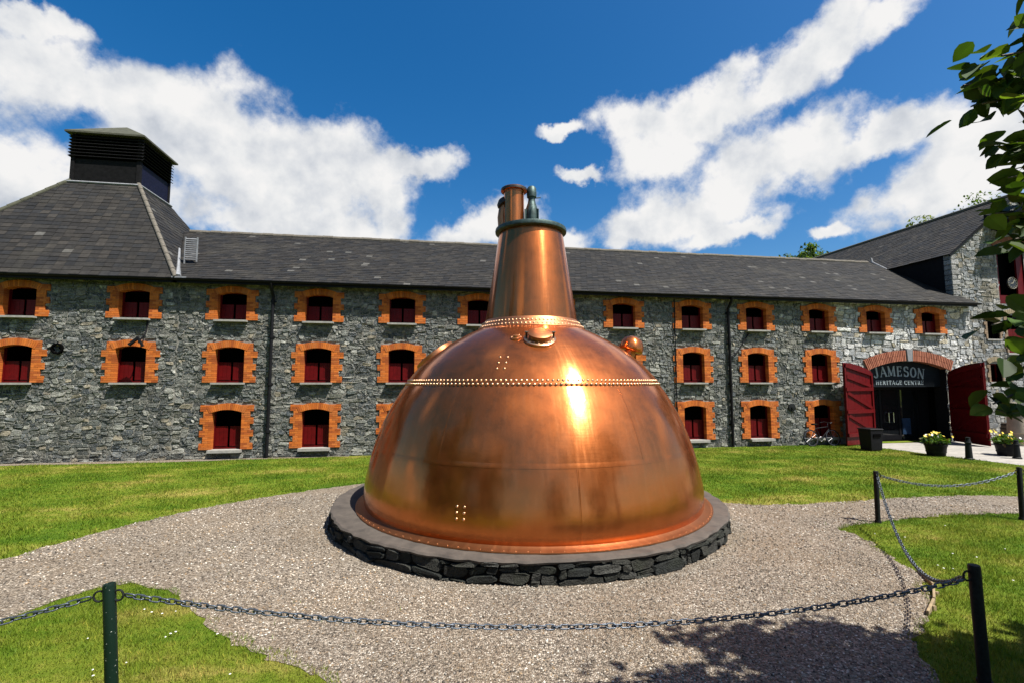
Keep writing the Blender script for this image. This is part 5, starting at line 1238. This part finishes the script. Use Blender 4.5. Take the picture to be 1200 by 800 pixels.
vs = [(c.x + sx * w, c.y + sy * w, z) for z, w in ((.03, .25), (.82, .29)) for sx, sy in ((-1, -1), (1, -1), (1, 1), (-1, 1))]
m.add(vs, [(0, 3, 2, 1), (4, 5, 6, 7), (0, 1, 5, 4), (1, 2, 6, 5), (2, 3, 7, 6), (3, 0, 4, 7)]); bevel(m.build('body', M['dark'], bn), .015)
m = MB(); m.box(c.x - .31, c.x + .31, c.y - .31, c.y + .31, .823, .88); bevel(m.build('rim', M['dark'], bn), .02); m = MB(); m.box(c.x - .2, c.x + .2, c.y - .2, c.y + .2, 0, .03); m.build('foot', M['iron'], bn)
m = MB(); m.box(c.x - .17, c.x + .17, c.y - .30, c.y - .28, .55, .68); m.build('slot', M['void'], bn)
bl = empty('oak_barrel', (26.0, 18.3, .005), 'dark wooden barrel standing behind the open door leaf', 'barrel'); c = Vector((26.0, 18.3, .005))
m = MB(); m.lathe([(.25, 0), (.29, .2), (.31, .42), (.29, .64), (.25, .85), (.24, .85), (.23, .82), (.01, .82)], c, 28, cap0=True); m.build('staves', M['wood'], bl, 35)
for z, r in ((.06, .268), (.24, .302), (.58, .302), (.76, .275)): m = MB(); m.lathe([(r - .004, z), (r + .006, z), (r + .006, z + .045), (r - .006, z + .045)], c, 28); m.build('hoop', M['iron'], bl, 35)
mt = empty('mash_tub', (24.9, 17.2, .005), 'pale upright tub with a white rim half hidden by leaves', 'tub'); c = Vector((24.9, 17.2, .005))
m = MB(); m.lathe([(.30, 0), (.30, .5), (.36, .55), (.32, 1.30), (.30, 1.30), (.29, 1.25), (.01, 1.25)], c, 28, cap0=True); m.build('body', M['beige'], mt, 35); m = MB(); m.lathe([(.32, 1.29), (.36, 1.30), (.36, 1.38), (.31, 1.40), (.28, 1.36)], c, 28); m.build('rim', M['sill'], mt, 40)
# bicycle leaning on the wall
bk_ = empty('bicycle', (16.55, 18.5, 0), 'black bicycle leaning on the stone wall by the red door', 'bicycle')
def bicycle():
    yb = 18.42; T_ = lambda x, z: Vector((x, yb + .20 * z, z)); r = .335; xr, xf = 15.95, 17.0
    for xw in (xr, xf):
        m = MB(); m.tube([T_(xw + r * math.cos(a), r + .01 + r * math.sin(a)) for a in np.linspace(0, 2 * math.pi, 29)[:-1]], .02, 6, closed=True); w = m.build('wheel', M['rubber'], bk_, 60)
        m = MB(); m.tube([T_(xw + (r - .03) * math.cos(a), r + .01 + (r - .03) * math.sin(a)) for a in np.linspace(0, 2 * math.pi, 29)[:-1]], .009, 5, closed=True); m.build('rim', M['steel'], w, 60)
        for k in range(12):
            a = k * math.pi / 6; m = MB(); m.tube([T_(xw, r + .01), T_(xw + (r - .03) * math.cos(a), r + .01 + (r - .03) * math.sin(a))], .003, 4); m.build('spoke', M['steel'], w)
    bb, seat, head, hub_r, hub_f = T_(16.42, .30), T_(16.25, .82), T_(16.86, .86), T_(xr, r + .01), T_(xf, r + .01); hl_ = T_(16.89, .70)
    m = MB()
    for a, b in ((bb, seat), (bb, hl_), (T_(16.28, .74), T_(16.87, .80)), (bb, hub_r), (T_(16.27, .76), hub_r)): m.tube([a, b], .017, 8)
    m.build('frame', M['dark'], bk_, 60); m = MB(); m.tube([head, hl_, hub_f], .016, 8); m.build('fork', M['dark'], bk_, 60)
    m = MB(); m.tube([head + Vector((-.12, -.28, .10)), head + Vector((.02, -.22, .14)), head + Vector((.03, 0, .12)), head + Vector((.02, .2, .14)), head + Vector((-.12, .26, .10))], .013, 8); m.tube([head, head + Vector((.03, 0, .12))], .014, 8); m.build('handlebar', M['steel'], bk_, 60)
    m = MB(); s = seat + Vector((0, 0, .1)); m.add([s + Vector(v) for v in ((-.14, -.08, .02), (-.14, .08, .02), (.0, .05, .03), (.15, .02, .0), (.15, -.02, .0), (0, -.05, .03), (-.13, -.07, -.04), (-.13, .07, -.04), (.13, 0, -.04))], [(0, 5, 2, 1), (5, 4, 3, 2), (0, 1, 7, 6), (1, 2, 3, 8, 7), (0, 6, 8, 4, 5), (3, 4, 8), (6, 7, 8)]); m.tube([seat, s], .014, 6); m.build('saddle', M['rubber'], bk_)
    m = MB(); m.lathe([(.09, -.008), (.1, 0), (.09, .008)], bb, 20, (0, 1, 0)); m.tube([bb + Vector((0, -.06, 0)), bb + Vector((.11, -.06, -.13))], .01, 6); m.tube([bb + Vector((0, .06, 0)), bb + Vector((-.11, .06, .13))], .01, 6); m.build('crankset', M['steel'], bk_)
bicycle()
